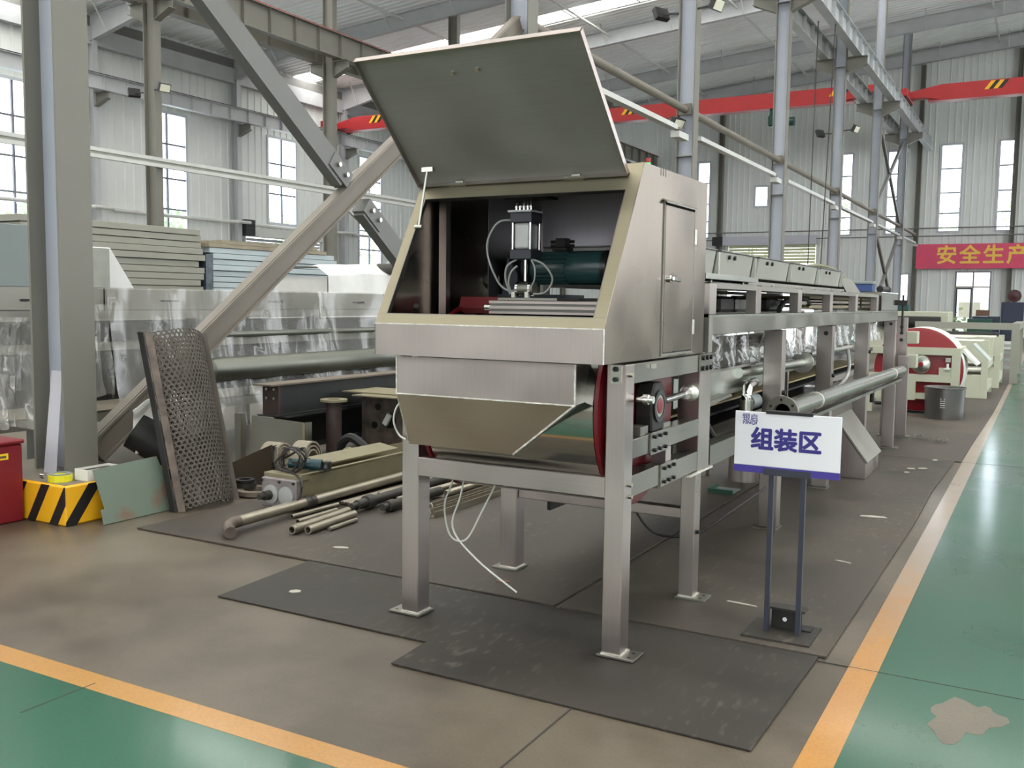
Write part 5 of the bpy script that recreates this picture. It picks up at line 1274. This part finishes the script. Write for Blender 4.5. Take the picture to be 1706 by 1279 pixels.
bt = ob('door_bolt', G().cyl((-5.86,4.02,0.286),(-5.82,4.02,0.286),0.015,14), 'chrome', org=(-5.84,4.02,0.27), label='chrome bolt lying left of the yellow tape', cat='bolt')
ls = thing('offcut_strip', (-5.98,4.30,0.27), 'tall pale offcut strip leaning in the web of the big column', 'strip')
ob('strip_sheet', G().prism([(-6.035,4.16,0.2705),(-5.905,4.16,0.2705),(-5.955,4.27,0.97),(-6.075,4.27,0.97)],(0,0.004,0)), 'offcut_grey', ls)
rb = thing('red_bin', (-6.15,3.6,0), 'dark red lidded bin at the left edge with a yellow label', 'bin')
ob('bin_body', G().prism([(-6.42,3.34,0.0),(-5.875,3.34,0.0),(-5.875,3.905,0.0),(-6.42,3.905,0.0)],(0,0,0.52)), 'bin_red', rb, bevel=0.012)
ob('bin_lid', G().box(-6.44,-5.86,3.32,3.912,0.5205,0.548), 'bin_red', rb, bevel=0.008)
ob('label', G().box(-5.8748,-5.873,3.70,3.80,0.425,0.465), 'label_yellow', rb)
ob('label_text', G().box(-5.8728,-5.872,3.715,3.785,0.436,0.452), 'wood_brown', rb)

# leaning rusty plate
lpn = thing('steel_plate', (-5.36,4.38,0), 'green grey rusty steel plate leaning on the striped block', 'plate')
n_ = (0.004,0,0.0015)
ob('plate', G().prism([(-5.318-0.354*z,y,z) for y,z in ((4.115,0.10),(4.085,0.096),(4.080,0.003),(4.70,0.003),(4.625,0.372),(4.10,0.352))], n_), 'rusty_plate', lpn)

# perforated half-round screen
ps = thing('perforated_screen', (-5.2,4.86,0), 'tall rounded perforated steel screen leaning on the brace', 'screen')
B0, B1 = Vector((-5.215,4.635,0.004)), Vector((-5.19,5.105,0.004))      # bottom corners
T0, T1 = Vector((-5.70,4.79,1.238)), Vector((-5.70,5.29,1.215))         # top corners
ax = ((T0-B0).normalized()+(T1-B1).normalized()).normalized()
def surf(u, v, sag0=0.125):
    """u 0..1 across, v 0..1 up; sag0 bulge towards the aisle (negative: rear half)"""
    b = B0.lerp(B1,u); t = T0.lerp(T1,u); p = b.lerp(t,v)
    wv = ((B1-B0).lerp(T1-T0,v)).normalized(); nn = wv.cross(ax).normalized()
    return p + nn*(sag0*math.sin(math.pi*min(1,max(0,u)))**0.8)
def perforate(sag0, nu, nv, hole):
    g = G(); hexo = [(0.5,0.33),(0,0.67),(-0.5,0.33),(-0.5,-0.33),(0,-0.67),(0.5,-0.33)]
    for j in range(nv):
        for i in range(nu):
            uu = (i+0.5+(0.5 if j % 2 else 0))/(nu+0.5); vv = (j+0.6)/(nv+0.4); du, dv = 1/(nu+0.5), 1/(nv+0.4)
            o = len(g.v)
            for a, b in hexo: g.v.append(tuple(surf(uu+a*du, vv+b*dv, sag0)))
            for a, b in hexo: g.v.append(tuple(surf(uu+a*du*hole, vv+b*dv*hole, sag0)))
            for k in range(6):
                k2 = (k+1) % 6; g.f.append((o+k,o+k2,o+6+k2,o+6+k))
    return g
rear = ob('perforated_sheet', perforate(-0.10,16,42,0.58), 'perf_steel', ps, smooth='keep')
sc = ob('perforated_sheet', perforate(0.125,15,41,0.62), 'perf_steel', ps, smooth='keep')
sm = rear.modifiers.new('thickness', 'SOLIDIFY'); sm.thickness = 0.005
sm = sc.modifiers.new('thickness', 'SOLIDIFY'); sm.thickness = 0.006
ob('edge_bar', G().prism([B0+Vector((0.02,-0.045,0)),B0+Vector((0.035,0.005,0)),T0+Vector((0.035,0.005,0)),T0+Vector((0.02,-0.05,0))],(-0.012,0.004,0)), 'rust_steel', ps)
ob('edge_bar', G().prism([B0+Vector((-0.05,-0.055,0)),B0+Vector((0.0,-0.052,0)),T0+Vector((0.0,-0.052,0)),T0+Vector((-0.05,-0.055,0))],(0.004,0.006,0)), 'black_iron', ps)
ob('edge_bar', G().prism([B1+Vector((-0.03,-0.005,0)),B1+Vector((0.02,0.03,0)),T1+Vector((0.02,0.03,0)),T1+Vector((-0.03,-0.005,0))],(0.006,0,0)), 'perf_steel', ps)

# cut pipe and rag at the brace foot
cp = thing('cut_duct', (-5.95,4.95,0.2), 'short dark cut duct wedged at the brace foot', 'duct')
ob('duct_shell', G().ring((-5.95,4.86,0.50),(-5.72,5.06,0.30),0.15,0.14,28), 'black_iron', cp)
rg = thing('white_rag', (-5.86,4.9,0.35), 'crumpled cream rag hanging on the brace foot', 'rag')
g = G(); rnd = random.Random(11); nx = 9
for j in range(nx):
    for i in range(5):
        g.v.append((-5.88+0.02*i+0.02*math.sin(j*1.9), 4.78+0.045*i+0.02*math.sin(j*1.3+i), 0.30+0.045*j+0.02*math.cos(i*2.1+j)+0.03*i))
for j in range(nx-1):
    for i in range(4): g.f.append((j*5+i,j*5+i+1,j*5+i+6,j*5+i+5))
g.smooth = True
o = ob('cloth', g, 'carton', rg); mm = o.modifiers.new('thickness','SOLIDIFY'); mm.thickness = 0.006
mm = o.modifiers.new('soft','SUBSURF'); mm.levels = 1; mm.render_levels = 1

# ------------------------------------------------------------------ second machine line wrapped in film
l2 = thing('wrapped_line', (-7.6,8.2,0), 'second stainless machine line wrapped in clear film behind the brace', 'machine line')
LX = -7.15
for a, b in ((4.2,5.55),(5.56,6.95),(6.96,8.35),(8.36,9.75),(9.76,11.15),(11.16,12.6)):
    p = ob('top_cover', G().box(-8.4,LX,a,b-0.004,1.37,1.558), 'steel_satin', l2, bevel=0.004)
    ob('handle', G().box(LX+0.001,LX+0.015,(a+b)/2-0.10,(a+b)/2+0.10,1.445,1.462), 'black_iron', p)
ob('sill_beam', G().box(-8.3,LX-0.02,4.2,12.6,1.29,1.369), 'steel_y', l2)
ob('mid_beam', G().box(-7.3,LX-0.02,4.2,12.6,1.02,1.09), 'steel_satin', l2)
ob('low_beam', G().box(-7.3,LX-0.02,4.2,12.6,0.40,0.48), 'steel_satin', l2)
for y in (4.9,6.6,8.3,10.0,11.7): ob('leg', G().box(-7.32,LX-0.025,y,y+0.12,0.0,1.289), 'steel_dark', l2)
for y in (4.9,8.3,11.7): ob('leg', G().box(-8.4,-8.28,y,y+0.12,0.0,1.289), 'steel_dark', l2)
ob('dark_core', G().box(-8.2,-7.45,4.3,12.5,0.55,1.25), 'black_iron', l2)
ob('duct', G().lathe((-6.98,6.55,0.80),(0,1,0),[(0,0.06),(0.03,0.10),(0.10,0.115),(5.6,0.115)],32), 'duct_dull', l2)
ob('rail_tube', G().cyl((-7.08,6.6,1.13),(-7.08,12.4,1.13),0.03,16), 'duct_dull', l2)
ob('clamp', G().box(LX-0.01,LX+0.05,5.15,5.30,1.24,1.285), 'zinc_bolt', l2)
def film(y0, y1, ztop, zbot, x0, seed, name='film', n=44, m=16, flare=0.25, tilt=0.0):
    rnd = random.Random(seed); g = G(); ph = [rnd.uniform(0,6) for _ in range(6)]
    for j in range(m+1):
        v = j/m
        for i in range(n+1):
            u = i/n; y = y0+(y1-y0)*u + tilt*v
            x = x0+flare*v*v*0.6 + (0.015+0.05*v)*math.sin(u*26+ph[0]+v*1.5)+0.03*v*math.sin(u*61+ph[1]-v*2)+0.012*math.sin(u*113+ph[2]+v*9)+rnd.uniform(-0.004,0.004)
            z = ztop+(zbot-ztop)*v + 0.05*v*math.sin(u*9+ph[3])
            g.v.append((x,y,z))
    for j in range(m):
        for i in range(n):
            p = j*(n+1)+i; g.f.append((p,p+1,p+n+2,p+n+1))
    g.smooth = True
    return ob(name, g, 'plastic_film', l2)
film(5.55,8.4,1.57,0.25,LX+0.03,1,flare=0.30); film(8.3,12.4,1.57,0.45,LX+0.035,2,flare=0.22); film(4.1,5.3,1.32,0.45,LX+0.10,3,flare=0.4,tilt=-0.25)
film(5.05,5.55,1.42,0.62,LX+0.06,4,n=16,flare=0.10)
cbn = thing('control_cabinet', (-7.2,4.5,1.32), 'pale grey control cabinet on the wrapped line left of the column', 'cabinet')
cbx = ob('cabinet_body', G().box(-7.75,-7.16,4.40,4.98,1.5585,2.05), 'grey_box', cbn, bevel=0.004)
ob('cabinet_door', G().box(-7.75,-7.17,4.385,4.399,1.57,2.04), 'pale_cabinet', cbn, bevel=0.003)
for z in (1.66,1.82): ob('name_plate', G().box(-7.55,-7.22,4.380,4.384,z,z+0.08), 'white_paint', cbn)
wt = thing('wrapped_crate', (-7.8,5.6,1.56), 'white sheeted wedge shaped crate on top of the wrapped line', 'crate')
ob('crate_sheet', G().prism([(-7.45,5.35,1.559),(-7.45,6.12,1.559),(-7.45,5.86,1.93),(-7.45,5.35,1.93)],(-0.8,0,0)), 'white_tarp', wt, bevel=0.008)
ob('crate_panel', G().prism([(-7.445,5.36,1.565),(-7.445,5.84,1.565),(-7.445,5.84,1.92),(-7.445,5.36,1.92)],(0.004,0,0)), 'panel_edge', wt)

# ------------------------------------------------------------------ panel stacks and sheeted machine farther back
def stack(x, y0, y1, ztop, n, th, mat, label, rim='panel_edge', x1=-15.6):
    t = thing('panel_stack', ((x+x1)/2,(y0+y1)/2,0), label, 'panel stack')
    rnd = random.Random(int(y0*10))
    for k in range(n):
        z = ztop-(k+1)*th; dx = rnd.uniform(-0.03,0.03); dy = rnd.uniform(-0.06,0.06)
        if z < 0: break
        ob('sandwich_panel', G().box(x1+dx,x+dx,y0+dy,y1+dy,z+0.006,z+th-0.004), mat, t, bevel=0.006)
    ob('skid', G().box(x1+0.1,x-0.1,y0+0.2,y0+0.4,0,max(0.01,ztop-n*th)).box(x1+0.1,x-0.1,y1-0.4,y1-0.2,0,max(0.01,ztop-n*th)), 'timber', t)
    return t
stack(-14.0, 9.4, 13.05, 2.75, 22, 0.118, 'panel_cream', 'tall stack of cream sandwich panels behind the wrapped line')
t = stack(-14.0, 13.25, 16.9, 2.44, 21, 0.110, 'panel_blue', 'pale blue panel stack half wrapped in dark film')
ob('film_wrap', G().box(-15.5,-13.985,13.12,13.30,0.25,2.30), 'film_blue', t)
for k, (z, y0, y1) in enumerate(((2.445,13.2,16.6),(2.52,13.5,16.3))):
    tt = thing('timber_plank', (-14.2,14.8,z), ('lower' if k == 0 else 'upper')+' timber plank layer on the pale blue panel stack', 'plank')
    for xx in (-15.0,-14.5,-14.1): ob('plank', G().box(xx-0.12,xx+0.12,y0,y1,z,z+0.07), 'timber', tt)
tm = thing('sheeted_machine', (-11.2,13.2,0), 'machine under a white dust sheet at the enclosure left edge', 'sheeted machine')
g = G(); rnd = random.Random(9)
n, m = 18, 10
for j in range(m+1):
    for i in range(n+1):
        u, v = i/n, j/m
        if v < 0.35: x = -11.6+1.4*(v/0.35); z = 2.02+0.10*u-0.03*math.sin(u*9)
        else: x = -10.2+0.3*((v-0.35)/0.65)+0.04*math.sin(u*23+v*3); z = (2.0+0.10*u)*(1-(v-0.35)/0.65)+0.35*((v-0.35)/0.65)
        g.v.append((x+rnd.uniform(-.015,.015), 12.1+2.9*u+(-0.35 if v > 0.35 and i == 0 else 0)*((v-.35)/.65), z+rnd.uniform(-.015,.015)))
for j in range(m):
    for i in range(n):
        p = j*(n+1)+i; g.f.append((p,p+1,p+n+2,p+n+1))
g.smooth = True
ob('dust_sheet', g, 'white_tarp', tm)
ob('machine_body', G().box(-11.5,-10.35,12.3,14.9,0.0,1.85), 'white_tarp', tm)
for z in (2.02,1.72): ob('roller_end', G().cyl((-10.4,13.75,z),(-10.05,13.75,z),0.10,18), 'cast_iron', tm)

# ------------------------------------------------------------------ steel sections and scrap on the rubber sheet
hb = thing('steel_beam', (-6.1,7.1,0.44), 'dark bolted steel beam lying on top of another beam', 'beam')
ob('web', G().box(-6.02,-6.0,6.43,8.4,0.452,0.715), 'beam_dark', hb)
ob('flange', G().box(-6.16,-5.94,6.30,8.4,0.716,0.730), 'bronze_edge', hb)
ob('flange', G().box(-6.16,-5.94,6.36,8.4,0.438,0.451), 'beam_dark', hb)
ob('end_plate', G().box(-6.14,-5.95,6.405,6.429,0.452,0.715), 'beam_rust', hb)
for x in (-6.09,-6.00):
    for z in (0.60,0.68): ob('bolt', G().cyl((x,6.404,z),(x,6.394,z),0.012,8), 'zinc_bolt', hb)
lb = thing('steel_beam', (-6.1,7.1,0.0), 'lower dark steel beam under the bolted beam', 'beam')
ob('web', G().box(-6.10,-6.08,6.5,8.5,0.14,0.422), 'beam_dark', lb); ob('flange', G().box(-6.2,-5.9,6.45,8.5,0.4225,0.4365), 'beam_dark', lb)
ob('flange', G().box(-6.2,-5.9,6.45,8.5,0.125,0.139), 'beam_dark', lb); ob('skid', G().box(-6.25,-5.85,6.6,6.72,0.0,0.124), 'timber', lb); ob('skid', G().box(-6.25,-5.85,8.2,8.32,0.0,0.124), 'timber', lb)
fp = thing('flanged_pipe', (-5.7,6.86,0.012), 'upright brown pipe with a wide top flange in front of the dark beams', 'pipe')
ob('pipe_tube', G().ring((-5.70,6.86,0.0125),(-5.70,6.86,0.553),0.072,0.062,28), 'beam_rust', fp)
ob('flange', G().ring((-5.70,6.86,0.5535),(-5.70,6.86,0.575),0.125,0.058,32), 'khaki_tray', fp)
hbk = thing('rusty_block', (-5.5,7.6,0.012), 'rusty drilled steel block beside the hopper', 'steel block')
ob('block_face', G().box(-5.80,-5.05,7.4,7.44,0.0125,0.585), 'rust_steel', hbk, bevel=0.003)
ob('block_body', G().box(-5.78,-5.05,7.441,8.4,0.0125,0.57), 'beam_rust', hbk)
for x, z, r in ((-5.60,0.46,0.035),(-5.645,0.28,0.035),(-5.46,0.335,0.075),(-5.25,0.46,0.035),(-5.2,0.2,0.035)):
    ob('bored_hole', G().lathe((x,7.3998,z),(0,-1,0),[(0,r),(0.001,r)],22), 'black_bolt', hbk)
ob('rag_in_hole', G().bar((-5.50,7.37,0.30),(-5.44,7.37,0.40),0.03,0.05), 'white_plastic', hbk)
for k, (x0, x1, y0, z) in enumerate(((-5.93,-5.1,7.26,0.598),(-5.68,-5.1,7.10,0.586))):
    ob('flat_bar', G().prism([(x0,y0,z),(x1,y0,z+0.0),(x1,y0+0.5,z),(x0+0.03,y0+0.5,z)],(0,0,0.011)), 'khaki_tray', org=(x0,y0,z), label=('long' if k == 0 else 'short')+' tan flat bar lying on the rusty drilled block', cat='flat bar')
gp = thing('grey_panel', (-5.75,6.1,0), 'light grey sheet panel standing behind the slings', 'panel')
ob('sheet', G().prism([(-6.034,6.1,0.0125),(-5.405,6.1,0.0125),(-5.40,6.16,0.445),(-6.03,6.16,0.470)],(0,0.008,0)), 'steel_satin', gp)
ob('edge_post', G().box(-6.16,-6.09,6.08,6.14,0.0125,0.49), 'steel_satin', gp)
ob('edge_fold', G().box(-5.404,-5.38,6.10,6.19,0.0125,0.455), 'galvanised', gp)
wd = thing('dark_chute', (-5.5,5.6,0.012), 'dark slanted chute plate behind the perforated screen', 'chute')
ob('chute_plate', G().prism([(-5.74,5.60,0.0125),(-5.28,5.60,0.0125),(-5.28,5.60,0.345),(-5.74,5.60,0.15)],(0,0.012,0)), 'steel_dark', wd)
ob('chute_floor', G().prism([(-5.74,5.613,0.14),(-5.28,5.613,0.335),(-5.28,5.66,0.335),(-5.74,5.66,0.14)],(0,0,-0.006)), 'steel_dark', wd)
ob('corner_tube', G().cyl((-5.80,5.56,0.165),(-5.72,5.56,0.175),0.022,12), 'zinc_bolt', wd)
fl = thing('flange_rings', (-5.35,5.25,0.012), 'stacked iron flange rings on the mat by the screen', 'flange rings')
ob('ring_large', G().ring((-5.20,5.34,0.0125),(-5.20,5.34,0.045),0.15,0.09,32), 'bronze_edge', fl)
ob('ring_small', G().ring((-5.33,5.36,0.046),(-5.33,5.36,0.075),0.085,0.05,28), 'cast_iron', fl)
ob('ring_small', G().ring((-5.33,5.36,0.076),(-5.33,5.36,0.105),0.075,0.045,28), 'black_iron', fl)
# lifting slings
def sling(x, y, z, r, w_, label, rot=0.0):
    t = thing('lifting_sling', (x,y,z-r), label, 'sling', 'rolled lifting slings')
    for k, rr in enumerate((r, r*0.8, r*0.6)):
        d = Vector((math.cos(rot),math.sin(rot),0))
        c = Vector((x,y,z))
        g = G(); g.ring(c-d*(w_/2), c+d*(w_/2), rr, rr-0.014, 24)
        ob('webbing', g, 'hemp_sling', t)
sling(-5.16,5.86,0.20,0.155,0.13,'large rolled grey webbing sling behind the grinder', 0.2)
sling(-5.42,5.80,0.21,0.12,0.16,'smaller rolled webbing sling left of the large one', 0.1)
ts = thing('webbing_flap', (-5.30,5.7,0.2), 'folded tan webbing pad hanging over the small sling', 'webbing')
ob('pad', G().prism([(-5.40,5.66,0.31),(-5.28,5.66,0.32),(-5.26,5.64,0.20),(-5.38,5.64,0.19)],(0,0.012,0)), 'hemp_sling', ts)
dk = thing('dark_sling', (-5.0,6.5,0.012), 'olive black folded strap heap beside the large sling', 'sling')
ob('strap', G().tube([(-5.35,6.55,0.05),(-5.32,6.5,0.22),(-5.22,6.5,0.30),(-5.08,6.5,0.24),(-4.95,6.5,0.12),(-4.85,6.5,0.05)],0.04,8), 'black_rubber', dk)
ob('strap', G().tube([(-5.25,6.4,0.05),(-5.18,6.4,0.20),(-5.02,6.4,0.16),(-4.85,6.4,0.06)],0.03,8), 'hose_olive', dk)
# gear unit with long khaki tray
gu = thing('twin_shaft_unit', (-4.6,5.5,0.012), 'twin shaft conveyor trough with two steel end discs', 'conveyor unit')
ob('end_plate', G().box(-4.80,-4.478,4.985,5.03,0.030,0.235), 'gearbox_paint', gu, bevel=0.006)
ob('end_plate', G().box(-4.82,-4.475,5.031,5.12,0.225,0.262), 'khaki_tray', gu, bevel=0.004)
for x in (-4.705,-4.565): ob('end_disc', G().lathe((x,4.984,0.122),(0,-1,0),[(0,0.066),(0.012,0.066),(0.014,0.05)],32), 'disc_steel', gu)
ob('shaft_end', G().lathe((-4.712,4.97,0.118),(0,-1,0),[(0,0.035),(0.05,0.033),(0.052,0.02),(0.10,0.02)],20), 'cast_iron', gu)
for x in (-4.79,-4.63,-4.50):
    ob('bolt', G().cyl((x,4.984,0.215),(x,4.974,0.215),0.010,6), 'black_iron', gu)
ob('trough_side', G().prism([(-4.50,5.04,0.105),(-4.50,7.2,0.105),(-4.485,7.2,0.262),(-4.485,5.04,0.252)],(0.006,0,0)), 'khaki_tray', gu)
ob('trough_side', G().prism([(-4.78,5.13,0.04),(-4.78,7.2,0.04),(-4.80,7.2,0.27),(-4.80,5.13,0.27)],(-0.006,0,0)), 'khaki_tray', gu)
ob('trough_floor', G().box(-4.775,-4.50,5.04,7.2,0.03,0.10), 'khaki_tray', gu)
ob('trough_lid', G().prism([(-4.79,5.45,0.300),(-4.60,5.45,0.270),(-4.60,6.35,0.270),(-4.79,6.35,0.300)],(0,0,0.012)), 'khaki_tray', gu)
ob('trough_rim', G().box(-4.505,-4.475,5.04,7.2,0.2625,0.270), 'khaki_tray', gu)
ob('trough_end', G().box(-4.79,-4.48,7.19,7.21,0.10,0.30), 'old_steel', gu)
ag = thing('angle_grinder', (-4.6,5.2,0.265), 'teal hand grinder with tangled cable on the twin shaft unit', 'power tool')
ob('tool_body', G().cyl((-4.70,5.16,0.318),(-4.57,5.24,0.305),0.036,18).cyl((-4.57,5.24,0.305),(-4.50,5.28,0.300),0.045,18), 'teal_tool', ag)
ob('tool_head', G().cyl((-4.47,5.30,0.275),(-4.47,5.30,0.33),0.034,16), 'cast_iron', ag)
ob('side_handle', G().cyl((-4.46,5.28,0.305),(-4.40,5.20,0.29),0.013,12), 'black_rubber', ag)
rnd = random.Random(21); pts = [(-4.70,5.16,0.318)]
for k in range(26):
    a = k*1.15; r_ = 0.13+0.03*math.sin(k*2.3)
    pts.append((-4.64+r_*math.cos(a)+0.03*math.sin(k), 5.12+0.05*math.sin(a*0.7), 0.345+0.7*r_*math.sin(a)+0.015*math.cos(k*1.7)))
pts += [(-4.45,5.0,0.25),(-4.42,4.96,0.15),(-4.47,4.94,0.07),(-4.50,4.93,0.03)]
ob('power_cable', G().tube(pts,0.008,6,sub=4), 'dark_cable', ag)
# pipes on the mat
ep = thing('elbow_pipe', (-4.44,5.6,0.012), 'long old pipe with a rusty elbow end and a coupling', 'pipe')
ob('pipe_tube', G().cyl((-4.435,4.36,0.075),(-4.44,7.3,0.105),0.036,20), 'old_steel_light', ep)
ob('coupling', G().lathe((-4.437,5.02,0.081),(0,1,0),[(0,0.04),(0.01,0.047),(0.035,0.047),(0.045,0.042),(0.10,0.042)],22), 'cast_iron', ep)
ob('elbow', G().tube([(-4.435,4.40,0.076),(-4.43,4.33,0.074),(-4.40,4.28,0.062),(-4.35,4.24,0.053),(-4.32,4.22,0.052)],0.038,14), 'rust_steel', ep)
def tube(a, b, r, mat, label, nm='steel_tube', hollow=True):
    t = thing(nm, ((a[0]+b[0])/2,(a[1]+b[1])/2,0.012), label, 'tube', 'loose steel tubes')
    g = G()
    if hollow: g.ring(a,b,r,r*0.72,18)
    else: g.cyl(a,b,r,14)
    ob('tube_body', g, mat, t)
    if hollow: ob('tube_bore', G().cyl(Vector(a).lerp(Vector(b),0.2),Vector(a).lerp(Vector(b),0.201),r*0.70,14), 'black_bolt', t)
    return t
t = tube((-4.08,4.50,0.045),(-4.13,5.12,0.045),0.028,'old_steel_light','leftmost pale tube of the front bundle with a collar')
ob('collar', G().ring((-4.083,4.53,0.045),(-4.087,4.58,0.045),0.031,0.0285,18), 'old_steel', t)
tube((-4.005,4.565,0.040),(-4.045,5.08,0.040),0.027,'old_steel_light','middle pale tube of the front bundle')
tube((-3.945,4.70,0.027),(-3.965,5.0,0.027),0.014,'old_steel','thin short rod right of the front bundle', hollow=False)
tube((-4.38,4.83,0.029),(-4.37,5.3,0.029),0.016,'old_steel','thin dark tube below the elbow pipe')
tube((-4.245,4.74,0.030),(-4.26,5.15,0.030),0.017,'old_steel','grey tube beside the elbow pipe with a sleeve')
tube((-4.19,4.80,0.028),(-4.20,5.3,0.028),0.015,'old_steel_light','slim pale tube between the two bundles')
for k in range(4): tube((-4.395+k*0.025,5.36,0.028),(-4.39+k*0.025,6.6,0.028),0.012,'old_steel_light' if k % 2 else 'old_steel',('first','second','third','fourth')[k]+' thin rod from the elbow pipe beyond the coupling','steel_rod', hollow=False)
t = thing('stub_shaft', (-4.16,5.4,0.012), 'turned stub shaft with a wide collar among the tubes', 'shaft')
ob('shaft_body', G().lathe((-4.135,5.16,0.065),(-0.02,1,0),[(0,0.022),(0.06,0.024),(0.061,0.034),(0.16,0.036),(0.161,0.048),(0.19,0.052),(0.24,0.048),(0.245,0.036),(1.4,0.036)],24), 'cast_iron', t)
t = thing('stub_shaft', (-3.95,5.5,0.012), 'short dark hub shaft right of the collar shaft', 'shaft')
ob('shaft_body', G().lathe((-3.965,5.29,0.055),(0.02,1,0),[(0,0.026),(0.05,0.028),(0.051,0.040),(0.12,0.042),(0.125,0.035),(0.7,0.035)],24), 'cast_iron', t)
def screw(a, b, r, label, mat='old_steel'):
    t = thing('threaded_spindle', ((a[0]+b[0])/2,(a[1]+b[1])/2,0.012), label, 'spindle', 'threaded spindles')
    A_, B_ = Vector(a), Vector(b); L_ = (B_-A_).length; prof = []; n = int(L_/0.022)
    for k in range(n): prof += [(k*0.022, r*0.78),(k*0.022+0.008, r),(k*0.022+0.014, r)]
    ob('thread', G().lathe(a, tuple(B_-A_), prof, 16), mat, t)
screw((-4.275,5.66,0.042),(-4.235,7.0,0.042),0.028,'threaded spindle nearest the elbow pipe')
screw((-4.06,5.60,0.040),(-4.02,7.0,0.040),0.027,'threaded spindle in the middle of the heap')
screw((-3.90,6.0,0.040),(-3.88,7.1,0.040),0.027,'threaded spindle nearest the flat rails','old_steel_light')
for k, (x, y0, y1) in enumerate(((-3.62,5.36,6.35),(-3.73,5.55,6.7))):
    t = thing('channel_rail', (x,y0,0.012), ('nearer' if k == 0 else 'farther')+' pale channel rail with end eye behind the left machine leg', 'rail')
    ob('channel', G().box(x-0.04,x+0.04,y0,y1,0.0125,0.018).box(x+0.034,x+0.04,y0,y1,0.0181,0.055).box(x-0.04,x-0.034,y0,y1,0.0181,0.055), 'old_steel_light', t)
    ob('end_eye', G().ring((x,y0-0.03,0.045),(x,y0-0.018,0.045),0.028,0.015,20), 'zinc_bolt', t)
